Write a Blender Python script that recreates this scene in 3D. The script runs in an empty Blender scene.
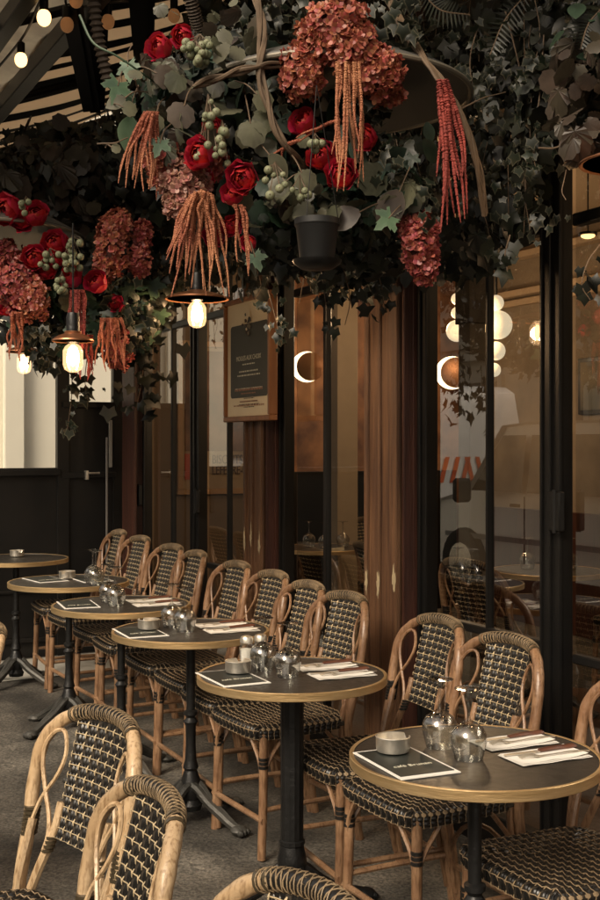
import bpy, math, random
import numpy as np
from mathutils import Vector, Matrix
random.seed(7); rng = np.random.default_rng(7)
PI = math.pi
sc = bpy.context.scene
COL = sc.collection
F = 1150.0; CAMZ = 1.47; HY = 447.0
U = np.array([-.454, .891, 0.]); V = np.array([.891, .454, 0.]); UP = np.array([0., 0., 1.])
T0 = np.array([.418, 2.75, 0.])
def uv(u, v, z=0.): return T0 + U*u + V*v + UP*z
def ground(x, y): return .022*(y-2.75)
def g_uv(u, v):
    p = uv(u, v); return ground(p[0], p[1])
def W(px, py, Y): return np.array([(px-300)/F*Y, Y, CAMZ-(py-HY)/F*Y])
def Wv(px, py, v):                      # photograph point on the vertical plane at offset v
    k = (px-300)/F
    # v = (kY-.418)*.891+(Y-2.75)*.454
    Y = (v+.418*.891+2.75*.454)/(.891*k+.454)
    return W(px, py, Y)
def u_at(px, v):
    p = Wv(px, HY, v); return float((p[:2]-T0[:2]) @ U[:2])

# ------------------------------------------------------------------ materials
MAT = {}
def nd(nt, t, **kw):
    n = nt.nodes.new(t)
    for k, val in kw.items(): setattr(n, k, val)
    return n
def mat(name, col, rough=.6, metal=0., var=.0, col2=None, scale=8., bump=0., bscale=60., coat=0., stretch=None, island=0., spec=.5, trans=0., sss=0., detail=4.):
    if name in MAT: return MAT[name]
    m = bpy.data.materials.new(name); m.use_nodes = True
    nt = m.node_tree; b = nt.nodes['Principled BSDF']
    b.inputs['Roughness'].default_value = rough; b.inputs['Metallic'].default_value = metal
    b.inputs['Specular IOR Level'].default_value = spec
    if coat: b.inputs['Coat Weight'].default_value = coat; b.inputs['Coat Roughness'].default_value = .2
    if trans: b.inputs['Transmission Weight'].default_value = trans
    c1 = (*col, 1); b.inputs['Base Color'].default_value = c1
    tc = nd(nt, 'ShaderNodeTexCoord'); src = tc.outputs['Object']
    if stretch:
        mp = nd(nt, 'ShaderNodeMapping'); mp.inputs['Scale'].default_value = stretch
        nt.links.new(src, mp.inputs['Vector']); src = mp.outputs['Vector']
    out = None
    if col2 is not None or var:
        c2 = (*(col2 if col2 is not None else tuple(max(0, c*(1-var)) for c in col)), 1)
        n = nd(nt, 'ShaderNodeTexNoise'); n.inputs['Scale'].default_value = scale; n.inputs['Detail'].default_value = detail
        nt.links.new(src, n.inputs['Vector'])
        r = nd(nt, 'ShaderNodeValToRGB'); r.color_ramp.elements[0].position = .35; r.color_ramp.elements[1].position = .68
        r.color_ramp.elements[0].color = c2; r.color_ramp.elements[1].color = c1
        nt.links.new(n.outputs['Fac'], r.inputs['Fac']); out = r.outputs['Color']
    if island:
        g = nd(nt, 'ShaderNodeNewGeometry'); h = nd(nt, 'ShaderNodeHueSaturation')
        mr = nd(nt, 'ShaderNodeMapRange'); mr.inputs['To Min'].default_value = 1-island; mr.inputs['To Max'].default_value = 1+island*.8
        nt.links.new(g.outputs['Random Per Island'], mr.inputs['Value']); nt.links.new(mr.outputs['Result'], h.inputs['Value'])
        m2 = nd(nt, 'ShaderNodeMath', operation='MULTIPLY'); m2.inputs[1].default_value = 7.31
        fr = nd(nt, 'ShaderNodeMath', operation='FRACT'); nt.links.new(g.outputs['Random Per Island'], m2.inputs[0]); nt.links.new(m2.outputs[0], fr.inputs[0])
        mh = nd(nt, 'ShaderNodeMapRange'); mh.inputs['To Min'].default_value = .5-.045*island*2; mh.inputs['To Max'].default_value = .5+.03*island*2
        nt.links.new(fr.outputs[0], mh.inputs['Value']); nt.links.new(mh.outputs['Result'], h.inputs['Hue'])
        if out: nt.links.new(out, h.inputs['Color'])
        else: h.inputs['Color'].default_value = c1
        out = h.outputs['Color']
    if out: nt.links.new(out, b.inputs['Base Color'])
    if bump:
        n2 = nd(nt, 'ShaderNodeTexNoise'); n2.inputs['Scale'].default_value = bscale; n2.inputs['Detail'].default_value = 6
        nt.links.new(src, n2.inputs['Vector'])
        bp = nd(nt, 'ShaderNodeBump'); bp.inputs['Strength'].default_value = bump; bp.inputs['Distance'].default_value = .01
        nt.links.new(n2.outputs['Fac'], bp.inputs['Height']); nt.links.new(bp.outputs['Normal'], b.inputs['Normal'])
    if out: m['out'] = 1
    MAT[name] = m; return m
def emit(name, col, s):
    if name in MAT: return MAT[name]
    m = bpy.data.materials.new(name); m.use_nodes = True; nt = m.node_tree
    b = nt.nodes['Principled BSDF']; b.inputs['Base Color'].default_value = (*col, 1)
    b.inputs['Emission Color'].default_value = (*col, 1); b.inputs['Emission Strength'].default_value = s
    MAT[name] = m; return m
def pane_mat():
    m = bpy.data.materials.new('pane_glass'); m.use_nodes = True; nt = m.node_tree; nt.nodes.clear()
    o = nd(nt, 'ShaderNodeOutputMaterial'); mx = nd(nt, 'ShaderNodeMixShader')
    tr = nd(nt, 'ShaderNodeBsdfTransparent'); tr.inputs['Color'].default_value = (.86, .86, .84, 1)
    gl = nd(nt, 'ShaderNodeBsdfGlossy'); gl.inputs['Roughness'].default_value = .004
    lw = nd(nt, 'ShaderNodeLayerWeight'); lw.inputs['Blend'].default_value = .5
    p = nd(nt, 'ShaderNodeMath', operation='POWER'); p.inputs[1].default_value = 3.
    # smears on the glass
    n = nd(nt, 'ShaderNodeTexNoise'); n.inputs['Scale'].default_value = 3.
    mr = nd(nt, 'ShaderNodeMapRange'); mr.inputs['To Min'].default_value = .2; mr.inputs['To Max'].default_value = 1.
    nt.links.new(lw.outputs['Facing'], p.inputs[0]); nt.links.new(p.outputs[0], mr.inputs['Value'])
    nt.links.new(mr.outputs['Result'], mx.inputs['Fac']); nt.links.new(tr.outputs[0], mx.inputs[1]); nt.links.new(gl.outputs[0], mx.inputs[2])
    nt.links.new(mx.outputs[0], o.inputs['Surface']); MAT['pane'] = m; return m
PANE = pane_mat()
def leaf_mat(name, col, col2, rim=None, rimw=0., isl=.45, tr=.25, rough=.45):
    m = mat(name, col, rough, var=.0, col2=col2, scale=14, island=isl)
    nt = m.node_tree; b = nt.nodes['Principled BSDF']
    l = b.inputs['Base Color'].links[0]; src = l.from_socket
    at = nd(nt, 'ShaderNodeAttribute', attribute_name='rim')
    # veins: dim light lines along the leaf
    mx = nd(nt, 'ShaderNodeMix', data_type='RGBA'); mx.inputs['B'].default_value = (*(rim or tuple(min(1, c*1.6) for c in col)), 1)
    mm = nd(nt, 'ShaderNodeMath', operation='MULTIPLY'); mm.inputs[1].default_value = rimw
    pw = nd(nt, 'ShaderNodeMath', operation='POWER'); pw.inputs[1].default_value = 2.6 if 'ivy' in name else 1.4
    nt.links.new(at.outputs['Fac'], pw.inputs[0]); nt.links.new(pw.outputs[0], mm.inputs[0]); nt.links.new(mm.outputs[0], mx.inputs['Factor'])
    nt.links.new(src, mx.inputs['A']); nt.links.new(mx.outputs['Result'], b.inputs['Base Color'])
    if tr:
        o = nt.nodes['Material Output']; t = nd(nt, 'ShaderNodeBsdfTranslucent'); ms = nd(nt, 'ShaderNodeMixShader'); ms.inputs[0].default_value = tr
        nt.links.new(mx.outputs['Result'], t.inputs['Color']); nt.links.new(b.outputs[0], ms.inputs[1]); nt.links.new(t.outputs[0], ms.inputs[2]); nt.links.new(ms.outputs[0], o.inputs['Surface'])
    return m
def rattan_mat(name, col, dark):
    m = mat(name, col, .38, col2=dark, scale=11, coat=.25, bump=.25, bscale=90, detail=8)
    nt = m.node_tree; b = nt.nodes['Principled BSDF']; src = b.inputs['Base Color'].links[0].from_socket
    oi = nd(nt, 'ShaderNodeObjectInfo'); mr = nd(nt, 'ShaderNodeMapRange'); mr.inputs['To Min'].default_value = .82; mr.inputs['To Max'].default_value = 1.12
    tc = nd(nt, 'ShaderNodeTexCoord'); mp = nd(nt, 'ShaderNodeMapping'); mp.inputs['Scale'].default_value = (30, 30, 4)
    n = nd(nt, 'ShaderNodeTexNoise'); n.inputs['Scale'].default_value = 5; n.inputs['Detail'].default_value = 8
    nt.links.new(tc.outputs['Object'], mp.inputs['Vector']); nt.links.new(mp.outputs[0], n.inputs['Vector'])
    r = nd(nt, 'ShaderNodeValToRGB'); r.color_ramp.elements[0].position = .33; r.color_ramp.elements[0].color = (.45, .38, .3, 1); r.color_ramp.elements[1].position = .5; r.color_ramp.elements[1].color = (1, 1, 1, 1)
    mx = nd(nt, 'ShaderNodeMix', data_type='RGBA', blend_type='MULTIPLY'); mx.inputs['Factor'].default_value = .8
    nt.links.new(n.outputs['Fac'], r.inputs['Fac']); nt.links.new(src, mx.inputs['A']); nt.links.new(r.outputs['Color'], mx.inputs['B'])
    h = nd(nt, 'ShaderNodeHueSaturation'); nt.links.new(oi.outputs['Random'], mr.inputs['Value']); nt.links.new(mr.outputs[0], h.inputs['Value']); nt.links.new(mx.outputs['Result'], h.inputs['Color'])
    nt.links.new(h.outputs[0], b.inputs['Base Color'])
    return m
RATTAN = rattan_mat('shaded_rattan_cane', (.32, .19, .105), (.19, .10, .052))  # darker copy of the cane, the terrace shade put into its colour
RATTAN_LIT = rattan_mat('daylit_rattan_cane', (.60, .44, .27), (.43, .29, .16))  # lighter copy of the same cane, daylight put into its colour
BEIGE2 = mat('dark_beige_strand', (.30, .215, .125), .55, var=.45, scale=30)  # darker beige for seat strands and braid rings
BEIGE = mat('beige_strand', (.56, .44, .27), .5, var=.35, scale=40)
BLACKS = mat('black_strand', (.012, .011, .010), .32, var=.4, scale=60)
CORE = mat('weave_core', (.03, .022, .014), .8)
BIND = mat('dark_binding', (.012, .011, .010), .35)
BINDB = mat('bronze_binding', (.075, .058, .035), .32, metal=.3)
BRASS = mat('brass_rim', (.78, .58, .32), .42, metal=.85, col2=(.56, .38, .18), scale=5, bump=.15, bscale=25, stretch=(1, 1, 8))
TOPM = mat('table_top', (.022, .019, .016), .33, col2=(.032, .027, .022), scale=10, bump=.03, bscale=200)
nt = TOPM.node_tree; _n = nd(nt, 'ShaderNodeTexNoise'); _n.inputs['Scale'].default_value = 22; _n.inputs['Detail'].default_value = 10; _n.inputs['Distortion'].default_value = 2.
_t = nd(nt, 'ShaderNodeTexCoord'); _r = nd(nt, 'ShaderNodeMapRange'); _r.inputs['To Min'].default_value = .2; _r.inputs['To Max'].default_value = .55
nt.links.new(_t.outputs['Object'], _n.inputs['Vector']); nt.links.new(_n.outputs['Fac'], _r.inputs['Value']); nt.links.new(_r.outputs['Result'], nt.nodes['Principled BSDF'].inputs['Roughness'])
IRON = mat('cast_iron', (.012, .012, .012), .42, metal=.2, var=.3, bump=.3, bscale=50)
IRONG = mat('worn_iron', (.09, .085, .075), .5, metal=.3, col2=(.035, .034, .03), scale=9, bump=.4, bscale=50)
BLACKP = mat('black_paint', (.006, .006, .006), .38, spec=.35, col2=(.010, .009, .008), scale=4, bump=.05, bscale=30)
STEEL = mat('brushed_steel', (.80, .75, .66), .38, metal=.9, var=.2, scale=30, bump=.1, bscale=80)
PAPER = mat('white_paper', (.8, .78, .73), .7, var=.05)
CARD = mat('card_black', (.018, .022, .020), .45)
HANDLE = mat('walnut_handle', (.12, .045, .025), .35, col2=(.06, .02, .012), scale=20, stretch=(1, 8, 8))
SALT = mat('salt', (.75, .73, .68), .9); PEPPER = mat('pepper', (.12, .10, .08), .9, var=.5, scale=300)
GLASS = bpy.data.materials.new('clear_glass'); GLASS.use_nodes = True
_b = GLASS.node_tree.nodes['Principled BSDF']; _b.inputs['Transmission Weight'].default_value = 1; _b.inputs['Roughness'].default_value = .01; _b.inputs['IOR'].default_value = 1.45; _b.inputs['Base Color'].default_value = (.95, .95, .93, 1)
def thin_glass(name, tint, f0, pw, rough=.01):
    m = bpy.data.materials.new(name); m.use_nodes = True; nt = m.node_tree; nt.nodes.clear()
    o = nd(nt, 'ShaderNodeOutputMaterial'); mx = nd(nt, 'ShaderNodeMixShader'); tr = nd(nt, 'ShaderNodeBsdfTransparent'); tr.inputs['Color'].default_value = (*tint, 1)
    gl = nd(nt, 'ShaderNodeBsdfGlossy'); gl.inputs['Roughness'].default_value = rough; lw = nd(nt, 'ShaderNodeLayerWeight'); lw.inputs['Blend'].default_value = .5
    p = nd(nt, 'ShaderNodeMath', operation='POWER'); p.inputs[1].default_value = pw; mr = nd(nt, 'ShaderNodeMapRange'); mr.inputs['To Min'].default_value = f0; mr.inputs['To Max'].default_value = .95
    nt.links.new(lw.outputs['Facing'], p.inputs[0]); nt.links.new(p.outputs[0], mr.inputs['Value']); nt.links.new(mr.outputs['Result'], mx.inputs['Fac'])
    nt.links.new(tr.outputs[0], mx.inputs[1]); nt.links.new(gl.outputs[0], mx.inputs[2]); nt.links.new(mx.outputs[0], o.inputs['Surface']); return m
WGLASS = thin_glass('wine_glass_clear', (.93, .93, .91), .12, 2.0, .03)
CPANE = thin_glass('clear_pane', (.98, .98, .97), .04, 5)
# ------------------------------------------------------------------ mesh builder
class MB:
    def __init__(s): s.v = []; s.f = []; s.m = []; s.n = 0; s.mats = []; s.attr = []
    def mi(s, m):
        if m not in s.mats: s.mats.append(m)
        return s.mats.index(m)
    def add(s, verts, faces, m, attr=None):
        verts = np.asarray(verts, float); k = s.mi(m)
        s.v.append(verts); n = s.n
        s.f.extend([tuple(i+n for i in f) for f in faces]); s.m.extend([k]*len(faces)); s.n += len(verts)
        s.attr.append(np.zeros(len(verts)) if attr is None else np.asarray(attr, float))
    def box(s, c, d, m, ax=None):       # centre, full size, axes rows
        c = np.asarray(c, float); ax = np.eye(3) if ax is None else np.asarray(ax, float)
        h = np.asarray(d, float)/2
        vs = [c + ax[0]*h[0]*i + ax[1]*h[1]*j + ax[2]*h[2]*k for i in (-1, 1) for j in (-1, 1) for k in (-1, 1)]
        s.add(vs, [(0, 1, 3, 2), (4, 6, 7, 5), (0, 4, 5, 1), (2, 3, 7, 6), (0, 2, 6, 4), (1, 5, 7, 3)], m)
    def bbox(s, c, d, m, ax=None, b=.003):  # bevelled box
        c = np.asarray(c, float); ax = np.eye(3) if ax is None else np.asarray(ax, float); h = np.asarray(d, float)/2
        b = min(b, h.min()*.6); vs = []; idx = {}
        for i in (-1, 1):
            for j in (-1, 1):
                for k in (-1, 1):
                    for a in range(3):
                        q = np.array([i, j, k])*(h-b); q[a] = [i, j, k][a]*h[a]
                        idx[(i, j, k, a)] = len(vs); vs.append(c+q@ax)
        fs = []
        I = lambda i, j, k, a: idx[(i, j, k, a)]
        for a in range(3):
            for sg in (-1, 1):
                o = [(-1, -1), (1, -1), (1, 1), (-1, 1)]
                ks = []
                for p, q in o:
                    t = [0, 0, 0]; t[a] = sg; t[(a+1) % 3] = p; t[(a+2) % 3] = q; ks.append(I(*t, a))
                fs.append(tuple(ks) if sg > 0 else tuple(ks[::-1]))
        for a in range(3):
            b1, b2 = (a+1) % 3, (a+2) % 3
            for p in (-1, 1):
                for q in (-1, 1):
                    t0 = [0]*3; t1 = [0]*3; t0[a] = -1; t1[a] = 1
                    for t in (t0, t1): t[b1] = p; t[b2] = q
                    fs.append((I(*t0, b1), I(*t1, b1), I(*t1, b2), I(*t0, b2)))
        for i in (-1, 1):
            for j in (-1, 1):
                for k in (-1, 1): fs.append((I(i, j, k, 0), I(i, j, k, 1), I(i, j, k, 2)))
        s.add(vs, fs, m)
    def tube(s, pts, r, m, n=8, closed=False, flat=1.):
        P = np.asarray(pts, float); N = len(P); R = np.full(N, r, float) if np.isscalar(r) else np.asarray(r, float)
        T = np.zeros_like(P)
        for i in range(N):
            a = P[(i+1) % N] if closed or i < N-1 else P[i]; b = P[i-1] if closed or i > 0 else P[i]
            t = a-b; T[i] = t/(np.linalg.norm(t)+1e-12)
        nrm = np.cross(T[0], UP)
        if np.linalg.norm(nrm) < .1: nrm = np.cross(T[0], [1, 0, 0])
        nrm /= np.linalg.norm(nrm); vs = []
        for i in range(N):
            nrm = nrm - T[i]*(nrm@T[i]); nrm /= np.linalg.norm(nrm)+1e-12; bn = np.cross(T[i], nrm)
            for k in range(n):
                a = 2*PI*k/n; vs.append(P[i]+R[i]*(nrm*math.cos(a)+bn*math.sin(a)*flat))
        fs = []; M = N if closed else N-1
        for i in range(M):
            for k in range(n):
                j = (i+1) % N; fs.append((i*n+k, i*n+(k+1) % n, j*n+(k+1) % n, j*n+k))
        if not closed: fs.append(tuple(range(n))[::-1]); fs.append(tuple((N-1)*n+k for k in range(n)))
        s.add(vs, fs, m)
    def lathe(s, prof, m, c=(0, 0, 0), n=24, flute=0, closed=False):
        c = np.asarray(c, float); vs = []; fs = []
        for (r, z) in prof:
            for k in range(n):
                a = 2*PI*k/n; rr = r*(1-(flute if k % 2 else 0)); vs.append(c+np.array([rr*math.cos(a), rr*math.sin(a), z]))
        L = len(prof); M = L if closed else L-1
        for i in range(M):
            j = (i+1) % L
            for k in range(n): fs.append((i*n+k, i*n+(k+1) % n, j*n+(k+1) % n, j*n+k))
        if not closed:
            if prof[0][0] > 1e-4: fs.append(tuple(range(n))[::-1])
            if prof[-1][0] > 1e-4: fs.append(tuple((L-1)*n+k for k in range(n)))
        s.add(vs, fs, m)
    def ell(s, c, r, m, n=10, k=6):
        c = np.asarray(c, float); r = np.ones(3)*r if np.isscalar(r) else np.asarray(r, float)
        vs = [c+np.array([0, 0, r[2]])]
        for i in range(1, k):
            t = PI*i/k
            for j in range(n):
                a = 2*PI*j/n; vs.append(c+r*np.array([math.sin(t)*math.cos(a), math.sin(t)*math.sin(a), math.cos(t)]))
        vs.append(c-np.array([0, 0, r[2]])); fs = []
        for j in range(n): fs.append((0, 1+j, 1+(j+1) % n))
        for i in range(k-2):
            for j in range(n): a = 1+i*n; fs.append((a+j, a+n+j, a+n+(j+1) % n, a+(j+1) % n))
        a = 1+(k-2)*n
        for j in range(n): fs.append((a+j, len(vs)-1, a+(j+1) % n))
        s.add(vs, fs, m)
    def build(s, name, parent=None, smooth=True, xf=None, attr=False):
        me = bpy.data.meshes.new(name); vs = np.concatenate(s.v) if s.v else np.zeros((0, 3))
        if xf is not None: vs = vs@np.asarray(xf)[:3, :3].T+np.asarray(xf)[:3, 3]
        me.from_pydata(vs.tolist(), [], s.f)
        for m in s.mats: me.materials.append(m)
        me.polygons.foreach_set('material_index', s.m)
        if smooth:
            me.polygons.foreach_set('use_smooth', [True]*len(s.f))
            me.set_sharp_from_angle(angle=math.radians(38))
        if attr:
            a = me.attributes.new('rim', 'FLOAT', 'POINT'); a.data.foreach_set('value', np.concatenate(s.attr))
        me.update(); o = bpy.data.objects.new(name, me); COL.objects.link(o)
        if parent is not None: o.parent = parent
        return o
def thing(name, label, cat, loc=(0, 0, 0), rz=0., group=None):
    o = bpy.data.objects.new(name, None); COL.objects.link(o); o.empty_display_size = .1
    o.location = tuple(loc); o.rotation_euler = (0, 0, rz); o['label'] = label; o['category'] = cat
    if group: o['group'] = group
    return o
def tag(o, label, cat, group=None, kind=None):
    o['label'] = label; o['category'] = cat
    if group: o['group'] = group
    if kind: o['kind'] = kind
    return o
def dup(root, loc, rz, label, group=None, keep=None):
    r = root.copy(); COL.objects.link(r); r.location = tuple(loc); r.rotation_euler = (0, 0, rz); r['label'] = label
    if group: r['group'] = group
    for ch in list(root.children):
        if keep and not keep(ch): continue
        c = ch.copy(); COL.objects.link(c); c.parent = r
        for g in list(ch.children):
            d = g.copy(); COL.objects.link(d); d.parent = c
    return r
def loop_pts(ctrl, n=8, closed=False):    # Catmull-Rom
    C = np.asarray(ctrl, float); N = len(C); out = []
    rngI = range(N) if closed else range(N-1)
    for i in rngI:
        p0 = C[(i-1) % N] if closed or i > 0 else C[0]*2-C[1]; p1 = C[i]; p2 = C[(i+1) % N]
        p3 = C[(i+2) % N] if closed or i+2 < N else C[-1]*2-C[-2]
        for k in range(n):
            t = k/n; out.append(.5*((2*p1)+(-p0+p2)*t+(2*p0-5*p1+4*p2-p3)*t*t+(-p0+3*p1-3*p2+p3)*t**3))
    if not closed: out.append(C[-1])
    return np.array(out)
def rz_of(xdir): return math.atan2(xdir[1], xdir[0])
RZ = rz_of(-U)          # local X -> -U, local Y -> +V (towards the facade)
AX = np.array([-U, V, UP])

# ------------------------------------------------------------------ chair
def back_y(x, z):
    c = .008+.05*np.clip((z-.55)/.33, 0, 1)
    return .185+.17*(z-.45)+c*(1-min(1, (x/.205)**2))
def make_chair(name, label, group, cane):
    t = thing(name, label, 'chair', group=group)
    # outer frame: rear legs + arch, one cane
    pts = []
    for x, y, z in ((-.175, .235, 0), (-.18, .215, .12), (-.185, .19, .3), (-.19, .178, .44), (-.2, None, .58), (-.207, None, .68)):
        pts.append((x, back_y(x, z) if y is None else y, z))
    for k in range(1, 12):
        a = PI*k/12; ca = math.cos(PI-a); sa = math.sin(a)
        x = .207*math.copysign(abs(ca)**.72, ca); z = .695+.172*abs(sa)**.72
        pts.append((x, back_y(x, z), z))
    left = pts[:6]; pts = pts+[(-x, y, z) for x, y, z in left[::-1]]
    P = loop_pts(pts, 5)
    m = MB(); R = .0160+.0007*np.sin(np.arange(len(P))*1.1); m.tube(P, R, cane, 10)
    fr = m.build('back_frame', t)
    # braided cover on top of the arch
    m = MB(); arch = np.array([q for q in P if abs(q[0]) < .118 and q[2] > .8]); arch = arch[np.argsort(arch[:, 0])]
    A = loop_pts(arch, 4); m.tube(A, .0172, BLACKS, 10)
    for k in range(len(A)-1):
        q = A[k]; d = A[k+1]-A[k]; d /= np.linalg.norm(d)
        e1 = np.cross(d, [0, 1, 0]); e1 /= np.linalg.norm(e1); e2 = np.cross(d, e1)
        if k % 2 == 0:
            ring = [q+.0178*(e1*math.cos(a)+e2*math.sin(a))+d*.008*math.sin(a+(0 if k % 4 else PI)) for a in np.linspace(0, 2*PI, 14, endpoint=False)]
            m.tube(ring, .0012, BEIGE2, 5, closed=True)
    for xx in (-.122, -.113, .113, .122):
        i = int(np.argmin(abs(P[:, 0]-xx)+(P[:, 2] < .8)*9)); q = P[i]; d = P[i+1]-P[i-1]; d /= np.linalg.norm(d)
        m.tube([q-d*.004, q+d*.004], .0185, BINDB, 12)
    m.build('braided_cover', fr)
    # back panel weave
    hw0, hw1 = .092, .106
    def S(a, b):
        z = .585+b*(.857-.585); hw = hw0+(hw1-hw0)*b; x = a*hw
        if b > .97: z = .857
        return np.array([x, back_y(x, z), z])
    pan = MB(); weave(pan, S, 6, 12, 1); weave(pan, S, 6, 12, -1); pan.build('back_panel', t)
    m = MB()
    for sx in (-1, 1):       # side edges of the panel
        pass
    # inner posts, loops
    for sx in (-1, 1):
        m = MB(); E = [(sx*.17, .185, .42), (sx*.135, back_y(.13, .5)-.002, .50), (sx*.1, back_y(.1, .6), .60), (sx*.098, back_y(.1, .64)+.006, .66)]
        m.tube(loop_pts(E, 5), .0115, cane, 8); m.build('back_post', t)
        m = MB()
        E = [(sx*.183, .47), (sx*.188, .56), (sx*.165, .65), (sx*.125, .715), (sx*.112, .765), (sx*.128, .81), (sx*.155, .812), (sx*.178, .78), (sx*.176, .735), (sx*.150, .675), (sx*.122, .63), (sx*.108, .59), (sx*.112, .555)]
        Q = loop_pts([(x, back_y(x, z)-.010, z) for x, z in E], 5)
        m.tube(Q, .0052, cane, 6); m.build('side_loop', t)
        m = MB()             # bindings
        for j in range(7):
            z = .575+j*.0095; q = np.array([sx*.2, back_y(.2, z), z]); m.tube([q+np.array([-sx*.004, 0, -.0035]), q+np.array([-sx*.004, 0, .0035])], .0200, BINDB if cane is RATTAN_LIT else BIND, 10)
        m.build('cane_binding', t); m = MB()
        for j in range(4):
            z = .555+j*.0095; x = .112-(z-.55)*.2; q = np.array([sx*x, back_y(x, z), z]); m.tube([q-np.array([0, 0, .0035]), q+np.array([0, 0, .0035])], .0145, BINDB if cane is RATTAN_LIT else BIND, 10)
        m.build('cane_binding', t)
        # companion cane under the binding
        m = MB(); m.tube(loop_pts([(sx*.172, .215, .05), (sx*.178, .165, .3), (sx*.172, .162, .45), (sx*.182, back_y(.19, .6)-.003, .61)], 5), .011, cane, 8); m.build('rear_leg', t)
    # front legs
    for sx in (-1, 1):
        m = MB(); m.tube(loop_pts([(sx*.188, -.178, 0), (sx*.185, -.17, .2), (sx*.18, -.165, .44)], 4), .0155, cane, 10)
        for z in (.32, .334, .348): m.tube([(sx*.183, -.168, z-.005), (sx*.183, -.168, z+.005)], .0175, BIND, 10)
        for z in (.155, .19): pass
        m.build('leg', t)
        m = MB()             # thin braces from leg to seat frame
        m.tube(loop_pts([(sx*.18, -.175, .30), (sx*.165, -.178, .35), (sx*.11, -.185, .425)], 4), .0075, cane, 6)
        m.build('brace', t); m = MB()
        m.tube(loop_pts([(sx*.188, -.165, .30), (sx*.186, -.14, .35), (sx*.182, -.08, .425)], 4), .0075, cane, 6)
        m.build('brace', t); m = MB()
        m.tube(loop_pts([(sx*.182, .185, .28), (sx*.182, .15, .34), (sx*.182, .08, .425)], 4), .0075, cane, 6)
        m.build('brace', t)
        m = MB(); m.tube([(sx*.187, -.172, .17), (sx*.184, 0, .172), (sx*.182, .208, .17)], .0095, cane, 8)
        m.build('stretcher', t)
    m = MB(); m.tube([(-.187, -.175, .135), (.187, -.175, .135)], .0105, cane, 8)
    m.tube([(-.2, -.175, .135), (-.187, -.175, .135)], .0125, cane, 8); m.tube([(.2, -.175, .135), (.187, -.175, .135)], .0125, cane, 8); m.build('stretcher', t)
    m = MB(); m.tube([(-.183, .213, .135), (.183, .213, .135)], .0095, cane, 8)
    arc = [(-.18*math.cos(a), .2, .14+.17*math.sin(a)) for a in np.linspace(.05, PI-.05, 12)]; m.tube(arc, .0075, cane, 6); m.build('stretcher', t)
    # seat
    def base(a, b):
        hw = .208-.024*(b+1)/2; x = a*hw; y = b*.205-.002
        # rounded corners
        r = max(abs(a), abs(b)); q = (abs(a)**6+abs(b)**6)**(1/6)
        if q > 0: x *= r/q; y *= r/q
        return x, y
    def SS(a, b):           # a,b in 0..1 ; outer 9% wraps down the edge
        A = (a*2-1)*1.14; B = (b*2-1)*1.14; A1 = max(-1, min(1, A)); B1 = max(-1, min(1, B)); x, y = base(A1, B1)
        o = max(abs(A)-1, abs(B)-1, 0)/.14; z = .462-.010*math.exp(-((A1*.9)**2+(B1*.9)**2)*1.2)+.002
        e = max(0, (max(abs(A1), abs(B1))-.86)/.14); z -= .010*e*e
        if o > 0:
            z -= .036*o; x *= 1-.02*o*o; y *= 1-.02*o*o
        return np.array([x, y, z])
    m = MB(); weave(m, SS, 16, 19, -1, seat=True)
    m.build('seat', t)
    m = MB(); m.bbox((0, 0, .434), (.37, .37, .018), CORE); m.build('seat_frame', t)
    return t
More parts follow.
